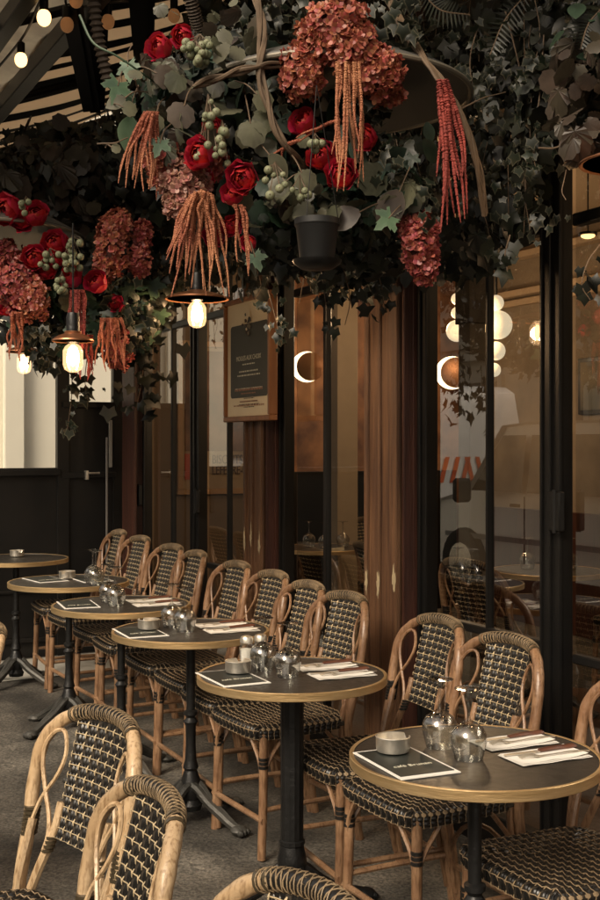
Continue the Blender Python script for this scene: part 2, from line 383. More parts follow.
def weave(m, S, na, nb, side, seat=False):
    e = 1e-3
    def PN(a, b):
        p = S(a, b); pa = S(a+e, b)-S(a-e, b); pb = S(a, b+e)-S(a, b-e)
        n = np.cross(pa, pb); n /= np.linalg.norm(n)+1e-12
        return p, n*side*-1 if not seat else n
    # core sheet
    ga, gb = na*2, nb*2; vs = []
    for j in range(gb+1):
        for i in range(ga+1): vs.append(S(min(1-e, max(e, i/ga)) if seat else i/ga*2-1, min(1-e, max(e, j/gb))))
    fs = [(j*(ga+1)+i, j*(ga+1)+i+1, (j+1)*(ga+1)+i+1, (j+1)*(ga+1)+i) for j in range(gb) for i in range(ga)]
    if side == -1 or seat: m.add(vs, fs, CORE)
    def A(i): return (i/na) if seat else (i/na*2-1)
    H = .0032 if not seat else .0042
    for j in range(nb):
        for i in range(na):
            for s in (-1, 1):
                # black strands: short bowed ribbons running along b
                ca = i+.5+s*.175; w = .15; gv = []
                for k in range(5):
                    tb = j+.07+.86*k/4; h = H*(.35+.65*math.sin(PI*k/4))
                    for da, dh in ((-w, -.0022), (0, 0), (w, -.0022)):
                        a = A(ca+da); b = tb/nb
                        a = min(1-2*e, max(2*e if seat else -1+2*e, a)); b = min(1-2*e, max(2*e, b))
                        p, n = PN(a, b); gv.append(p+n*(h+dh))
                m.add(gv, [(k*3+q, k*3+q+1, (k+1)*3+q+1, (k+1)*3+q) for k in range(4) for q in range(2)], BLACKS)
    wb = .055
    for j in range(nb+1):       # beige cross strands
        vs = []; K = na*4
        for i in range(K+1):
            ph = (i/4.) % 1.; h = .0012+.0042*(abs(math.cos(PI*ph)))**1.5
            a = A(i/4.); a = min(1-2*e, max(2*e if seat else -1+2*e, a))
            for db, dh in ((-wb, -.001), (0, .0006), (wb, -.001)):
                b = min(1-2*e, max(2*e, (j+db)/nb)); p, n = PN(a, b); vs.append(p+n*(h+dh))
        m.add(vs, [(k*3+q, k*3+q+1, (k+1)*3+q+1, (k+1)*3+q) for k in range(K) for q in range(2)], BEIGE2 if seat else BEIGE)
    for j in range(nb+1):       # small lengthwise knots at each crossing
        for i in range(na+1):
            vs = []
            for k in range(3):
                b = (j+(k-1)*.33)/nb; h = (.0035, .0062, .0035)[k]
                for da in (-.07, .07):
                    a = A(i+da*(.6 if k != 1 else 1.5)); a = min(1-2*e, max(2*e if seat else -1+2*e, a)); b2 = min(1-2*e, max(2*e, b))
                    p, n = PN(a, b2); vs.append(p+n*h)
            m.add(vs, [(0, 1, 3, 2), (2, 3, 5, 4)], BEIGE2 if seat else BEIGE)

def place(u, v): p = uv(u, v); p[2] = ground(p[0], p[1]); return p
row = [  # px of back centre, label
 (640, 'rattan chair cut by the right edge, its arch behind the nearest table'),
 (495, 'rattan chair right behind the two upturned glasses of the nearest table'),
 (422, 'rattan chair standing right of the chipped pilaster foot, left one of its pair'),
 (338, 'rattan chair directly left of the chipped pilaster, behind the napkins by the salt shaker'),
 (296, 'rattan chair directly behind the glasses of the table with the salt shaker'),
 (259, 'rattan chair rising right behind the salt shaker jar, under the black window stile'),
 (224, 'rattan chair below the framed menu board'),
 (184, 'rattan chair in front of the biscuit poster window, right one of its pair'),
 (162, 'rattan chair in front of the biscuit poster window, left one of its pair'),
 (131, 'rattan chair at the foot of the red-brown corner pillar'),
 (108, 'rattan chair farthest along the wall, beside the black partition')]
V0 = .57
ts = [u_at(px, V0-.08) for px, _ in row]
print('chair us', [round(t, 2) for t in ts])
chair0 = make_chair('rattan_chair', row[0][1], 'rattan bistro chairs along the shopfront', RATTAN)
vb = V0-.312
rr = random.Random(3)
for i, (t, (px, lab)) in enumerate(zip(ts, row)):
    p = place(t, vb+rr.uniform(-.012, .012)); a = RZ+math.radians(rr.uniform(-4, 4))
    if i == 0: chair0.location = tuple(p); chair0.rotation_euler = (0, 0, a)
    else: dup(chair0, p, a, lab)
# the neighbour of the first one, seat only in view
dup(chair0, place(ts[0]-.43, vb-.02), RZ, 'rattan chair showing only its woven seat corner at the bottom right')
# street side chairs (same cane, daylight put into its colour)
def street_chair(px, py, Y, deg, label, first=None, ztop=.87):
    top = W(px, py, Y); a = RZ+math.radians(deg); yd = np.array([-math.sin(a), math.cos(a), 0])
    b = top-yd*.312; b[2] = ground(b[0], b[1])
    if first is None:
        c = make_chair('rattan_chair', label, 'daylit rattan chairs on the street side', RATTAN_LIT); c.location = tuple(b); c.rotation_euler = (0, 0, a); return c
    return dup(first, b, a, label)
daylit0 = street_chair(112, 706, 2.62, 14, 'daylit rattan chair at lower left, the whole arched back in view')
street_chair(166, 776, 2.06, -2, 'daylit rattan chair at lower left overlapping the taller looking one behind it', daylit0)
street_chair(325, 868, 1.63, 8, 'daylit rattan chair of which only the top of the arch shows at the bottom edge', daylit0)
street_chair(-4, 627, 3.75, 6, 'daylit rattan chair cut off at the left edge of the photo', daylit0)

# ------------------------------------------------------------------ tables
tables = [(.418, 2.75), (-.025, 3.63), (-.418, 4.40), (-.78, 5.02), (-1.155, 5.75), (-1.654, 6.70)]
tl = ['round black bistro table nearest the camera, at lower right',
      'round black bistro table on a thick iron column with the salt shaker on it',
      'round black bistro table third from the camera, ashtray on its card and two glasses',
      'round black bistro table fourth from the camera, card at its left edge with no ashtray',
      'round black bistro table second to last, ashtray between two dark cards',
      'round black bistro table farthest away, cut by the left edge, with an ashtray only']
def foot(m, ang, z0, mm, r1=.265):
    d = np.array([math.cos(ang), math.sin(ang), 0]); s = np.array([-d[1], d[0], 0])
    for o in (-.016, .016):
        pts = [(d*r+s*o*(1-.2*k)+UP*z) for k, (r, z) in enumerate([(.02, z0), (.05, z0-.015), (.1, z0-.055), (.16, z0-.088), (.215, .032), (.25, .022)])]
        m.tube(loop_pts(pts, 4), np.linspace(.017, .012, 21), mm, 7)
    m.tube(loop_pts([d*.05+UP*(z0-.03), d*.13+UP*(z0-.085), d*.22+UP*.02], 5), np.linspace(.02, .012, 11), mm, 8)
    m.ell(d*.245+UP*.018, (.034, .034, .019), mm, 10, 6)
    for q in (-.5, 0, .5): m.ell(d*.268+s*q*.035+UP*.014, (.014, .014, .013), mm, 7, 5)
def make_table(label, thick, ang, fm):
    t = thing('bistro_table', label, 'table', group='round bistro tables in a row')
    m = MB(); m.lathe([(0.0, .733), (.289, .733), (.2895, .735), (.2895, .722), (0, .722)], TOPM, n=72); top = m.build('tabletop', t)
    m = MB(); m.lathe([(.2895, .711), (.2985, .711), (.3, .7125), (.3, .7345), (.2985, .736), (.2915, .736), (.2895, .735)], BRASS, n=96, closed=True); m.build('brass_rim', t)
    m = MB()
    if thick:
        m.lathe([(.07, .72), (.05, .70), (.037, .69), (.036, .3), (.036, .215), (.041, .212), (.041, .2), (.036, .196), (.040, .18), (.046, .155), (.047, .13), (.04, .11), (.05, .1), (.05, .06)], IRON, n=28, flute=.05)
        z0 = .13
    else:
        m.lathe([(.06, .72), (.05, .705), (.018, .69), (.0165, .45), (.0165, .43), (.026, .425), (.026, .412), (.019, .405), (.0175, .4), (.028, .385), (.02, .37), (.0185, .3), (.022, .24), (.03, .21), (.024, .2), (.031, .18), (.042, .15), (.045, .12), (.035, .09), (.045, .07), (.04, .05)], IRON, n=20)
        z0 = .15
    m.build('column', t)
    for k in range(4):
        m = MB(); foot(m, ang+k*PI/2, z0, fm); m.build('foot', t)
    return t
TB = []
for i, (x, y) in enumerate(tables):
    ang = math.radians(-41) if i != 1 else math.radians(-75)
    if i in (0, 1): t = make_table(tl[i], i == 1, ang, IRON if i == 1 else IRONG); t.location = (x, y, ground(x, y))
    else: t = dup(TB[0], (x, y, ground(x, y)), (0, 0, .05, -.12, .1, .3)[i], tl[i])
    TB.append(t)
where = ['the nearest table', 'the table with the salt shaker', 'the third table', 'the fourth table', 'the second to last table', 'the farthest table']
def on(i, a, b, dz=0):      # offset in (U,V) on table i, returns world
    x, y = tables[i]; return np.array([x, y, ground(x, y)+.7345+dz])+U*a+V*b
def off(i, dx, dy):         # world offsets -> same point
    x, y = tables[i]; return np.array([x+dx, y+dy, ground(x, y)+.7345])
def text_mesh(s, size, extrude=0.0, mtl=None, align='CENTER', name='lettering'):
    c = bpy.data.curves.new('t', 'FONT'); c.body = s; c.size = size; c.align_x = align; c.align_y = 'CENTER'; c.extrude = extrude; c.resolution_u = 3
    o = bpy.data.objects.new('t', c); COL.objects.link(o); bpy.context.view_layer.update()
    me = bpy.data.meshes.new_from_object(o.evaluated_get(bpy.context.evaluated_depsgraph_get())); bpy.data.objects.remove(o)
    me.name = name; me.materials.clear(); me.materials.append(mtl); r = bpy.data.objects.new(name, me); COL.objects.link(r); return r
INK = mat('pale_ink', (.62, .60, .48), .6)
# menu cards: long side along -U, printed for someone at the wall
def make_card(label):
    t = thing('menu_card', label, 'menu card', group='menu cards on the tables')
    m = MB(); m.box((0, 0, .0012), (.245, .152, .0024), PAPER); m.build('sheet', t)
    m = MB(); m.box((-.004, 0, .0030), (.220, .138, .0012), CARD); m.build('print_panel', t)
    o = text_mesh('caf\u00e9 Brunan', .021, .0003, INK); o.parent = t; o.rotation_euler = (0, 0, math.radians(-90+180)); o.location = (.035, 0, .0042)
    return t
def card_at(i, p, rz, first=None, extra=''):
    lab = f'black white-bordered menu card on {where[i]}'+extra
    c = make_card(lab) if first is None else dup(first, p, rz, lab)
    c.location = tuple(p); c.rotation_euler = (0, 0, rz); return c
# card centre on table 0 from its corners
ux = rz_of(np.array([.103, -.238, 0]))
card0 = card_at(0, off(0, .245-.418, 2.68-2.75), ux)
for i in (1, 2, 3): card_at(i, off(i, -.185, -.065 if i < 3 else -.02), ux+rr.uniform(-.12, .1), card0)
card_at(4, off(4, -.13, .05), ux+.2, card0, ', left of the two there'); card_at(4, off(4, .1, .06), ux+.1, card0, ', right of the two there')
def make_ashtray(label):
    m = MB(); n = 40; prof = [(0, .002), (.036, .002), (.039, .004), (.041, .012), (.041, .036), (.0425, .038), (.041, .0395), (.0385, .038), (.038, .012), (.034, .008), (0, .007)]
    m.lathe(prof, STEEL, n=n)
    # rest notch: press the rim down at one side
    V_ = m.v[0]
    for q in V_:
        a = math.atan2(q[1], q[0])
        if q[2] > .03 and abs((a+PI) % (2*PI)-PI+.1) < .22: q[2] -= .012
    o = m.build('ashtray'); tag(o, label, 'ashtray', 'steel ashtrays'); return o
ash0 = None
for i in (0, 1, 2, 4, 5):
    dx, dy = [(-.195, .01), (-.17, .0), (-.16, -.01), None, (-.03, .1), (-.02, .1)][i]
    p = off(i, dx, dy); p[2] += .0042 if i in (0, 1, 2) else 0
    lab = f'round brushed steel ashtray on {where[i]}'
    if ash0 is None: ash0 = make_ashtray(lab); o = ash0
    else: o = ash0.copy(); COL.objects.link(o); o['label'] = lab
    o.location = tuple(p); o.rotation_euler = (0, 0, .6+i)
def make_glass(label):
    t = thing('wine_glass', label, 'wine glass', group='upturned wine glasses')
    # upside down: bowl rim on the table, foot on top
    o_ = [(.0330, 0), (.0385, .02), (.0435, .042), (.0425, .058), (.034, .074), (.018, .085), (.006, .092), (.0038, .105), (.0035, .14), (.005, .156), (.012, .1615), (.033, .165), (.0335, .1665), (.02, .1675), (0, .168)]
    i_ = [(0, .083), (.016, .079), (.032, .070), (.0408, .056), (.0418, .042), (.0368, .02), (.0315, 0)]
    m = MB(); m.lathe([(.0315, 0)]+o_, WGLASS, n=32); m.build('bowl_and_foot', t)
    m = MB(); m.lathe(i_, WGLASS, n=32); o = m.build('bowl_inside', t)
    return t
gl0 = None
for i in (0, 1, 2, 3, 4):
    P = [(-.075, .075), (-.02, -.035)] if i < 4 else [(.22, .02), (.24, -.06)]
    if i == 4: P = [(.13, -.1), (.17, -.16)]
    for k, (dx, dy) in enumerate(P):
        dx += (0 if i == 0 else rr.uniform(-.02, .01)); p = off(i, dx, dy)
        lab = f'clear wine glass upside down on {where[i]}, {"left" if k == 0 else "right"} of the two'
        if gl0 is None: gl0 = make_glass(lab); o = gl0
        else: o = dup(gl0, p, 0, lab)
        o.location = tuple(p)
# napkin with cutlery: three things per setting
def make_napkin(label):
    m = MB(); nx, ny = 14, 8; vs = []
    for lay in range(3):
        vs = []
        for j in range(ny+1):
            for i in range(nx+1):
                x = (i/nx-.5)*(.2-lay*.006); y = (j/ny-.5)*(.105-lay*.005)+lay*.002
                z = .0012+lay*.0013+.0008*math.sin(i*.9+lay)*math.cos(j*.7)+(.004*((i/nx)**6) if lay == 2 else 0)
                vs.append((x, y, z))
        m.add(vs, [(j*(nx+1)+i, j*(nx+1)+i+1, (j+1)*(nx+1)+i+1, (j+1)*(nx+1)+i) for j in range(ny) for i in range(nx)], PAPER)
    o = m.build('paper_napkin'); tag(o, label, 'napkin', 'folded paper napkins'); return o
def make_knife(label):
    t = thing('table_knife', label, 'knife', group='wood handled table knives')
    m = MB(); out = [(-.1, -.002), (-.095, .008), (-.06, .0095), (.0, .008), (.0, -.005), (-.06, -.007)]
    vs = [(x, y, z) for z in (0, .0016) for x, y in out]; n = 6
    m.add(vs, [tuple(range(n))[::-1], tuple(range(n, 2*n))]+[(i, (i+1) % n, n+(i+1) % n, n+i) for i in range(n)], STEEL); m.build('blade', t, smooth=False)
    m = MB(); m.tube(loop_pts([(0, 0, .003), (.03, 0, .004), (.07, .001, .004), (.105, -.003, .003)], 4), [.006, .0068, .0074, .0078, .0082, .0084, .0082, .008, .0082, .009, .0098, .0102, .007], HANDLE, 8, flat=.7)
    m.build('handle', t); return t
def make_fork(label):
    m = MB(); m.tube(loop_pts([(.1, 0, .002), (.05, 0, .005), (0, 0, .003), (-.035, 0, .002), (-.05, 0, .004)], 4), [.005, .0052, .005, .0045, .004, .0035, .003, .0028, .0028, .003, .003, .0035, .004, .006, .008, .0095, .01], STEEL, 8, flat=.35)
    for y in (-.008, -.0027, .0027, .008): m.tube(loop_pts([(-.045, y, .004), (-.07, y, .007), (-.09, y*.9, .003)], 4), .0013, STEEL, 5)
    o = m.build('table_fork'); tag(o, label, 'fork', 'table forks'); return o
nap0 = kn0 = fk0 = None
vr = rz_of(V)
for i in (0, 1, 2, 3):
    for k, (dx, dy) in enumerate([(.115, .115), (.165, -.015)]):
        a = vr+rr.uniform(-.08, .02)-.05; p = off(i, dx*(1 if i == 0 else .95), dy); side = 'farther' if k == 0 else 'nearer'
        d = np.array([math.cos(a), math.sin(a), 0]); s = np.array([-d[1], d[0], 0])
        labs = (f'folded white paper napkin, the {side} one on {where[i]}', f'table knife with dark wooden handle, {side} napkin of {where[i]}', f'steel fork on the {side} napkin of {where[i]}')
        if nap0 is None: nap0 = make_napkin(labs[0]); kn0 = make_knife(labs[1]); fk0 = make_fork(labs[2]); n_, k_, f_ = nap0, kn0, fk0
        else:
            n_ = nap0.copy(); COL.objects.link(n_); n_['label'] = labs[0]; k_ = dup(kn0, p, 0, labs[1]); f_ = fk0.copy(); COL.objects.link(f_); f_['label'] = labs[2]
        n_.location = tuple(p); n_.rotation_euler = (0, 0, a)
        k_.location = tuple(p+d*.0+s*.024+UP*.006); k_.rotation_euler = (0, 0, a+.03+rr.uniform(-.05, .05))
        f_.location = tuple(p+d*.012-s*.014+UP*.005); f_.rotation_euler = (0, 0, a-.04+rr.uniform(-.05, .05))
# salt and pepper on table 2
for k, (dx, dy, mt, lab) in enumerate([(-.150, .135, SALT, 'hexagonal glass salt shaker full of white salt beside the pepper shaker'), (-.105, .165, PEPPER, 'glass pepper shaker with dark contents behind the salt shaker')]):
    t = thing('salt_shaker' if k == 0 else 'pepper_shaker', lab, 'shaker', off(1, dx, dy))
    m = MB(); m.lathe([(.0, .001), (.021, .001), (.0235, .006), (.0235, .06), (.019, .075), (.017, .08)], WGLASS, n=8); m.build('jar', t)
    m = MB(); m.lathe([(0, .004), (.0205, .004), (.0205, .056), (0, .058)], mt, n=16); m.build('contents', t)
    m = MB(); m.lathe([(.019, .076), (.0215, .077), (.0215, .088), (.018, .096), (.008, .1), (0, .1)], STEEL, n=20); m.build('lid', t)

# ------------------------------------------------------------------ ground
def plane(name, u0, u1, v0, v1, dz, mt, nu=1, nv=1, kind='structure'):
    m = MB(); vs = []
    for j in range(nv+1):
        for i in range(nu+1):
            p = uv(u0+(u1-u0)*i/nu, v0+(v1-v0)*j/nv); p[2] = ground(p[0], p[1])+dz; vs.append(p)
    m.add(vs, [(j*(nu+1)+i, j*(nu+1)+i+1, (j+1)*(nu+1)+i+1, (j+1)*(nu+1)+i)[::-1] for j in range(nv) for i in range(nu)], mt)
    o = m.build(name, smooth=False)
    if kind: o['kind'] = kind
    return o
def ground_mat():
    m = mat('pavement_asphalt', (.155, .143, .124), .78, col2=(.055, .051, .044), scale=3.4, bump=.9, bscale=38, detail=9)
    nt = m.node_tree; b = nt.nodes['Principled BSDF']; src = b.inputs['Base Color'].links[0].from_socket
    tc = nd(nt, 'ShaderNodeTexCoord'); n = nd(nt, 'ShaderNodeTexNoise'); n.inputs['Scale'].default_value = 90; n.inputs['Detail'].default_value = 4
    r = nd(nt, 'ShaderNodeValToRGB'); r.color_ramp.elements[0].position = .38; r.color_ramp.elements[0].color = (.5, .5, .5, 1); r.color_ramp.elements[1].position = .62; r.color_ramp.elements[1].color = (1.25, 1.22, 1.18, 1)
    mx = nd(nt, 'ShaderNodeMix', data_type='RGBA', blend_type='MULTIPLY'); mx.inputs['Factor'].default_value = 1
    nt.links.new(tc.outputs['Object'], n.inputs['Vector']); nt.links.new(n.outputs['Fac'], r.inputs['Fac']); nt.links.new(src, mx.inputs['A']); nt.links.new(r.outputs['Color'], mx.inputs['B'])
    n3 = nd(nt, 'ShaderNodeTexNoise'); n3.inputs['Scale'].default_value = 1.1; n3.inputs['Detail'].default_value = 8; n3.inputs['Distortion'].default_value = 1.2
    r3 = nd(nt, 'ShaderNodeValToRGB'); r3.color_ramp.elements[0].position = .40; r3.color_ramp.elements[0].color = (.45, .44, .43, 1); r3.color_ramp.elements[1].position = .62; r3.color_ramp.elements[1].color = (1.35, 1.33, 1.3, 1)
    m3 = nd(nt, 'ShaderNodeMix', data_type='RGBA', blend_type='MULTIPLY'); m3.inputs['Factor'].default_value = 1
    nt.links.new(tc.outputs['Object'], n3.inputs['Vector']); nt.links.new(n3.outputs['Fac'], r3.inputs['Fac']); nt.links.new(mx.outputs['Result'], m3.inputs['A']); nt.links.new(r3.outputs['Color'], m3.inputs['B'])
    v3 = nd(nt, 'ShaderNodeTexVoronoi', feature='F1'); v3.inputs['Scale'].default_value = 26; r5 = nd(nt, 'ShaderNodeValToRGB'); r5.color_ramp.elements[0].position = .07; r5.color_ramp.elements[0].color = (2.2, 2.1, 1.9, 1); r5.color_ramp.elements[1].position = .10; r5.color_ramp.elements[1].color = (1, 1, 1, 1)
    m5 = nd(nt, 'ShaderNodeMix', data_type='RGBA', blend_type='MULTIPLY'); m5.inputs['Factor'].default_value = .7
    nt.links.new(tc.outputs['Object'], v3.inputs['Vector']); nt.links.new(v3.outputs['Distance'], r5.inputs['Fac']); nt.links.new(m3.outputs['Result'], m5.inputs['A']); nt.links.new(r5.outputs['Color'], m5.inputs['B'])
    nt.links.new(m5.outputs['Result'], b.inputs['Base Color']); return m
GM = ground_mat()
plane('pavement', -60, 60, -3.0, 60, 0, GM)
plane('street', -60, 60, -60, -3.0, -.12, mat('road_asphalt', (.06, .058, .055), .85, var=.3, scale=1., bump=.3))
plane('far_pavement', -60, 60, -20, -9.0, 0.0, mat('far_pavement_stone', (.25, .24, .22), .8, var=.2))
PALE_FLOOR = mat('pale_floor', (.42, .40, .35), .7, var=.2, scale=6)
m = MB(); p = uv(0, -3.0); m.box(uv(0, -3.08, -.04), (60, .16, .3), mat('kerb_granite', (.3, .29, .27), .7, var=.3, scale=30), AX); o = m.build('kerb'); o['kind'] = 'structure'
o = plane('pale_floor_strip', 4.55, 5.12, -.5, .8, .006, PALE_FLOOR)  # paler strip of floor before the partition

# ------------------------------------------------------------------ cafe building
VF = .85
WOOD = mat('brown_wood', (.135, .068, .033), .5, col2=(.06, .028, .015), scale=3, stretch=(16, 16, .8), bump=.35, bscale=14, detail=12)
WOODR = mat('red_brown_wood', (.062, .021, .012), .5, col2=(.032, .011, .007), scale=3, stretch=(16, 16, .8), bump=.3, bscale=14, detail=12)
for _m in (WOOD, WOODR, OAKM) if False else (WOOD, WOODR):
    nt = _m.node_tree; b = nt.nodes['Principled BSDF']; src = b.inputs['Base Color'].links[0].from_socket
    tc = nd(nt, 'ShaderNodeTexCoord'); mp = nd(nt, 'ShaderNodeMapping'); mp.inputs['Scale'].default_value = (60, 60, 18)
    n = nd(nt, 'ShaderNodeTexNoise'); n.inputs['Scale'].default_value = 1.; n.inputs['Detail'].default_value = 6; n.inputs['Roughness'].default_value = .7
    r = nd(nt, 'ShaderNodeValToRGB'); r.color_ramp.elements[0].position = .735; r.color_ramp.elements[0].color = (0, 0, 0, 1); r.color_ramp.elements[1].position = .76; r.color_ramp.elements[1].color = (1, 1, 1, 1)
    mx = nd(nt, 'ShaderNodeMix', data_type='RGBA'); mx.inputs['B'].default_value = (.34, .25, .15, 1)
    nt.links.new(tc.outputs['Object'], mp.inputs['Vector']); nt.links.new(mp.outputs[0], n.inputs['Vector']); nt.links.new(n.outputs['Fac'], r.inputs['Fac']); nt.links.new(r.outputs['Color'], mx.inputs['Factor']); nt.links.new(src, mx.inputs['A']); nt.links.new(mx.outputs['Result'], b.inputs['Base Color'])
CHIP = mat('chipped_plaster', (.42, .33, .2), .8, var=.3, scale=30)
cafe = thing('cafe_building', 'cafe shopfront of black glazed doors between brown wooden pilasters', 'building', (0, 0, 0))
ZT = 3.3
def fbox(m, px0, px1, z0, z1, v, d, mt, b=.004):      # front face at v, depth d
    u0, u1 = u_at(px0, v), u_at(px1, v); uc = (u0+u1)/2
    m.bbox(uv(uc, v+d/2, (z0+z1)/2), (abs(u0-u1), d, z1-z0), mt, AX, b)
    return u0, u1
def ub(m, u0, u1, z0, z1, v, d, mt, b=.004): m.bbox(uv((u0+u1)/2, v+d/2, (z0+z1)/2), (abs(u1-u0), d, z1-z0), mt, AX, b)
# pilasters (front boards + side mouldings)
def pilaster(pxL, pxR, split, paint=True):
    m = MB(); v = VF-.07
    u0, u1 = u_at(pxL, v), u_at(split, v); 
    w = u0-u1
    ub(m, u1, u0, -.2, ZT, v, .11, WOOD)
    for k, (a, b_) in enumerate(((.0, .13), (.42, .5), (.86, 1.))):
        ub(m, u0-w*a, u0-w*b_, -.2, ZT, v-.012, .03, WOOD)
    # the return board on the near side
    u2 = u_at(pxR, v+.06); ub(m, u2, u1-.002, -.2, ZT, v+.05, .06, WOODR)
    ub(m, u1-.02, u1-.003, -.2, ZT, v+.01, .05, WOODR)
    o = m.build('pilaster', cafe)
    if paint:
        r3 = random.Random(int(pxL))
        for f in (.1, .46, .93):
            m = MB(); uc = u0-w*f; zc = (.93 if pxL > 300 else 1.0)+r3.uniform(-.02, .02); n = 26; vs = [uv(uc, v-.0135, zc)]
            for k in range(n):
                a = 2*PI*k/n; sp = r3.uniform(.55, 1.25); rx = .015*sp; rzv = .055*sp*(1.3 if math.sin(a) > 0 else .8); vs.append(uv(uc+rx*math.cos(a)*(1-.4*abs(math.sin(a))), v-.0135, zc+rzv*math.sin(a)))
            m.add(vs, [(0, 1+k, 1+(k+1) % n) for k in range(n)], CHIP); m.build('paint_chip', o)
    return o
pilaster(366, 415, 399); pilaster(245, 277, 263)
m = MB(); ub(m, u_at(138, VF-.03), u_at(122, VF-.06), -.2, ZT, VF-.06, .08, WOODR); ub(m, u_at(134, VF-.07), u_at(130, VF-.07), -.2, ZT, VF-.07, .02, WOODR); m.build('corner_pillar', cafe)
ZS = .0
def stile(px0, px1, v=VF, d=.05, z0=-.1, z1=2.75, name='door_stile', parts=3):
    m = MB(); u0, u1 = u_at(px0, v), u_at(px1, v+d*.8); w = u0-u1; ub(m, u1, u0, z0, z1, v, d, BLACKP)
    if w > .06:
        ub(m, u0-w*.42, u0-w*.58, z0, z1, v-.012, .02, BLACKP, .003)
        ub(m, u0-w*.0, u0-w*.12, z0, z1, v-.008, .02, BLACKP, .003); ub(m, u0-w*.88, u0-w*1., z0, z1, v-.008, .02, BLACKP, .003)
    return m.build(name, cafe)
stile(138, 151); s2 = stile(191, 206); stile(277, 293); stile(415, 436); s1 = stile(541, 571)
for px0, px1 in ((170, 176), (226, 231), (322, 331), (484, 491)):
    m = MB(); ub(m, min(u_at(px1, VF+.03), u_at(px0, VF)-.018), u_at(px0, VF), .0, 2.75, VF+.004, .03, BLACKP); m.build('muntin', cafe)
# transoms, mid rails, panes, kick panels
bays = [(151, 191), (206, 246), (293, 367), (436, 541)]
for a, b in bays:
    u0, u1 = u_at(a, VF), u_at(b, VF)
    m = MB(); ub(m, u1, u0, 2.185, 2.225, VF+.003, .04, BLACKP); m.build('transom', cafe)
    m = MB(); ub(m, u1, u0, .79, .82, VF+.003, .04, BLACKP); m.build('mid_rail', cafe)
    m = MB(); m.add([uv(u0, VF+.02, .05), uv(u1, VF+.02, .05), uv(u1, VF+.02, 2.75), uv(u0, VF+.02, 2.75)], [(0, 1, 2, 3)], PANE); m.build('pane', cafe)
    m = MB(); ub(m, u1, u0, -.1, .16, VF+.002, .05, BLACKP); m.build('kick_rail', cafe)
uR0 = u_at(571, VF)
m = MB(); ub(m, -1.2, uR0, 2.185, 2.225, VF+.003, .04, BLACKP); m.build('transom', cafe)
m = MB(); ub(m, -1.2, uR0, .77, .80, VF+.003, .04, BLACKP); m.build('mid_rail', cafe)
m = MB(); ub(m, -1.2, uR0, -.1, .16, VF+.002, .05, BLACKP); m.build('kick_rail', cafe)
m = MB(); m.add([uv(uR0, VF+.02, .05), uv(-1.2, VF+.02, .05), uv(-1.2, VF+.02, 2.75), uv(uR0, VF+.02, 2.75)], [(0, 1, 2, 3)], PANE); m.build('pane', cafe)
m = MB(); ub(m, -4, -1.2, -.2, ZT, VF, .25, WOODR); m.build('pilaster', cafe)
for px, z, par in ((557, 1.25, s1), (197, 1.15, s2), (140, 1.15, s2)):
    m = MB(); uc = u_at(px, VF-.02)
    for o_ in (-.017, .017): ub(m, uc+o_-.011, uc+o_+.011, z-.055, z+.075, VF-.035, .025, BLACKP)
    m.tube([uv(uc, VF-.03, z-.06), uv(uc, VF-.03, z+.08)], .009, BLACKP, 8); m.build('hinge', par)
# fascia above doors and upper wall
m = MB(); ub(m, -4, 5.2, 2.75, 3.1, VF-.02, .2, BLACKP); ub(m, -4, 5.2, 3.1, 7.5, VF+.05, .25, BLACKP); m.build('fascia', cafe)
# interior shell
WALLP = mat('mottled_wallpaper', (.30, .15, .075), .8, col2=(.10, .045, .03), scale=5.5, detail=10)
WALLC = mat('cream_wall', (.28, .225, .165), .8, col2=(.17, .135, .10), scale=2.5, detail=10)
WALLG = mat('taupe_wall', (.16, .115, .08), .85, var=.1, scale=3)
CEIL = mat('interior_ceiling', (.45, .34, .23), .8)
IFLOOR = mat('interior_floor_tiles', (.09, .05, .03), .4, var=.4, scale=3)
UE = 5.65; VB = 3.9; UN = -3.5; ZI = 3.05
m = MB(); ub(m, UN, UE, -.05, ZI, VB, .15, WALLC); m.build('back_wall', cafe)
m = MB(); ub(m, UE, UE+.15, -.05, ZI, VF+.25, 1.15, WALLG); ub(m, UE, UE+.15, -.05, ZI, VF+1.4, VB-VF-1.4, WALLP); m.build('end_wall', cafe)
m = MB(); ub(m, UN-.15, UN, -.05, ZI, VF+.25, VB-VF, WALLC); m.build('side_wall', cafe)
m = MB(); ub(m, UN, UE, ZI, ZI+.1, VF+.2, VB-VF, CEIL); m.build('ceiling', cafe)
m = MB(); ub(m, UN, UE, -.06, .085, VF+.06, VB-VF, IFLOOR, .001); m.build('interior_floor', cafe)
m = MB(); ub(m, UN, 3.2, .09, 1.05, VB-.03, .03, WOODR)
for k in range(14): ub(m, UN+.1+k*.48, UN+.5+k*.48, .2, .95, VB-.05, .02, WOOD)
ub(m, UN, 3.2, 1.05, 1.1, VB-.07, .07, WOODR); ub(m, UE-.03, UE, .0, 1.28, 2.15, 1.7, BLACKP); ub(m, 3.2, UE, 0, 1.0, VB-.03, .03, WOODR); m.build('wainscot', cafe)
m = MB(); cc_ = W(472, HY, 5.9); m.bbox((cc_[0], cc_[1], 1.55), (.10, .10, 3.0), mat('grey_column', (.17, .145, .11), .6, var=.25, scale=3), AX); m.bbox((cc_[0], cc_[1], 2.35), (.125, .125, .5), mat('column_head', (.05, .038, .028), .6), AX); m.build('column', cafe)
# cornice bands on the interior walls
m = MB()
for z, d in ((2.55, .05), (2.62, .08), (2.9, .1)): ub(m, UN, UE-.03, z, z+.05, VB-d, d, CEIL)
m.build('cornice', cafe)
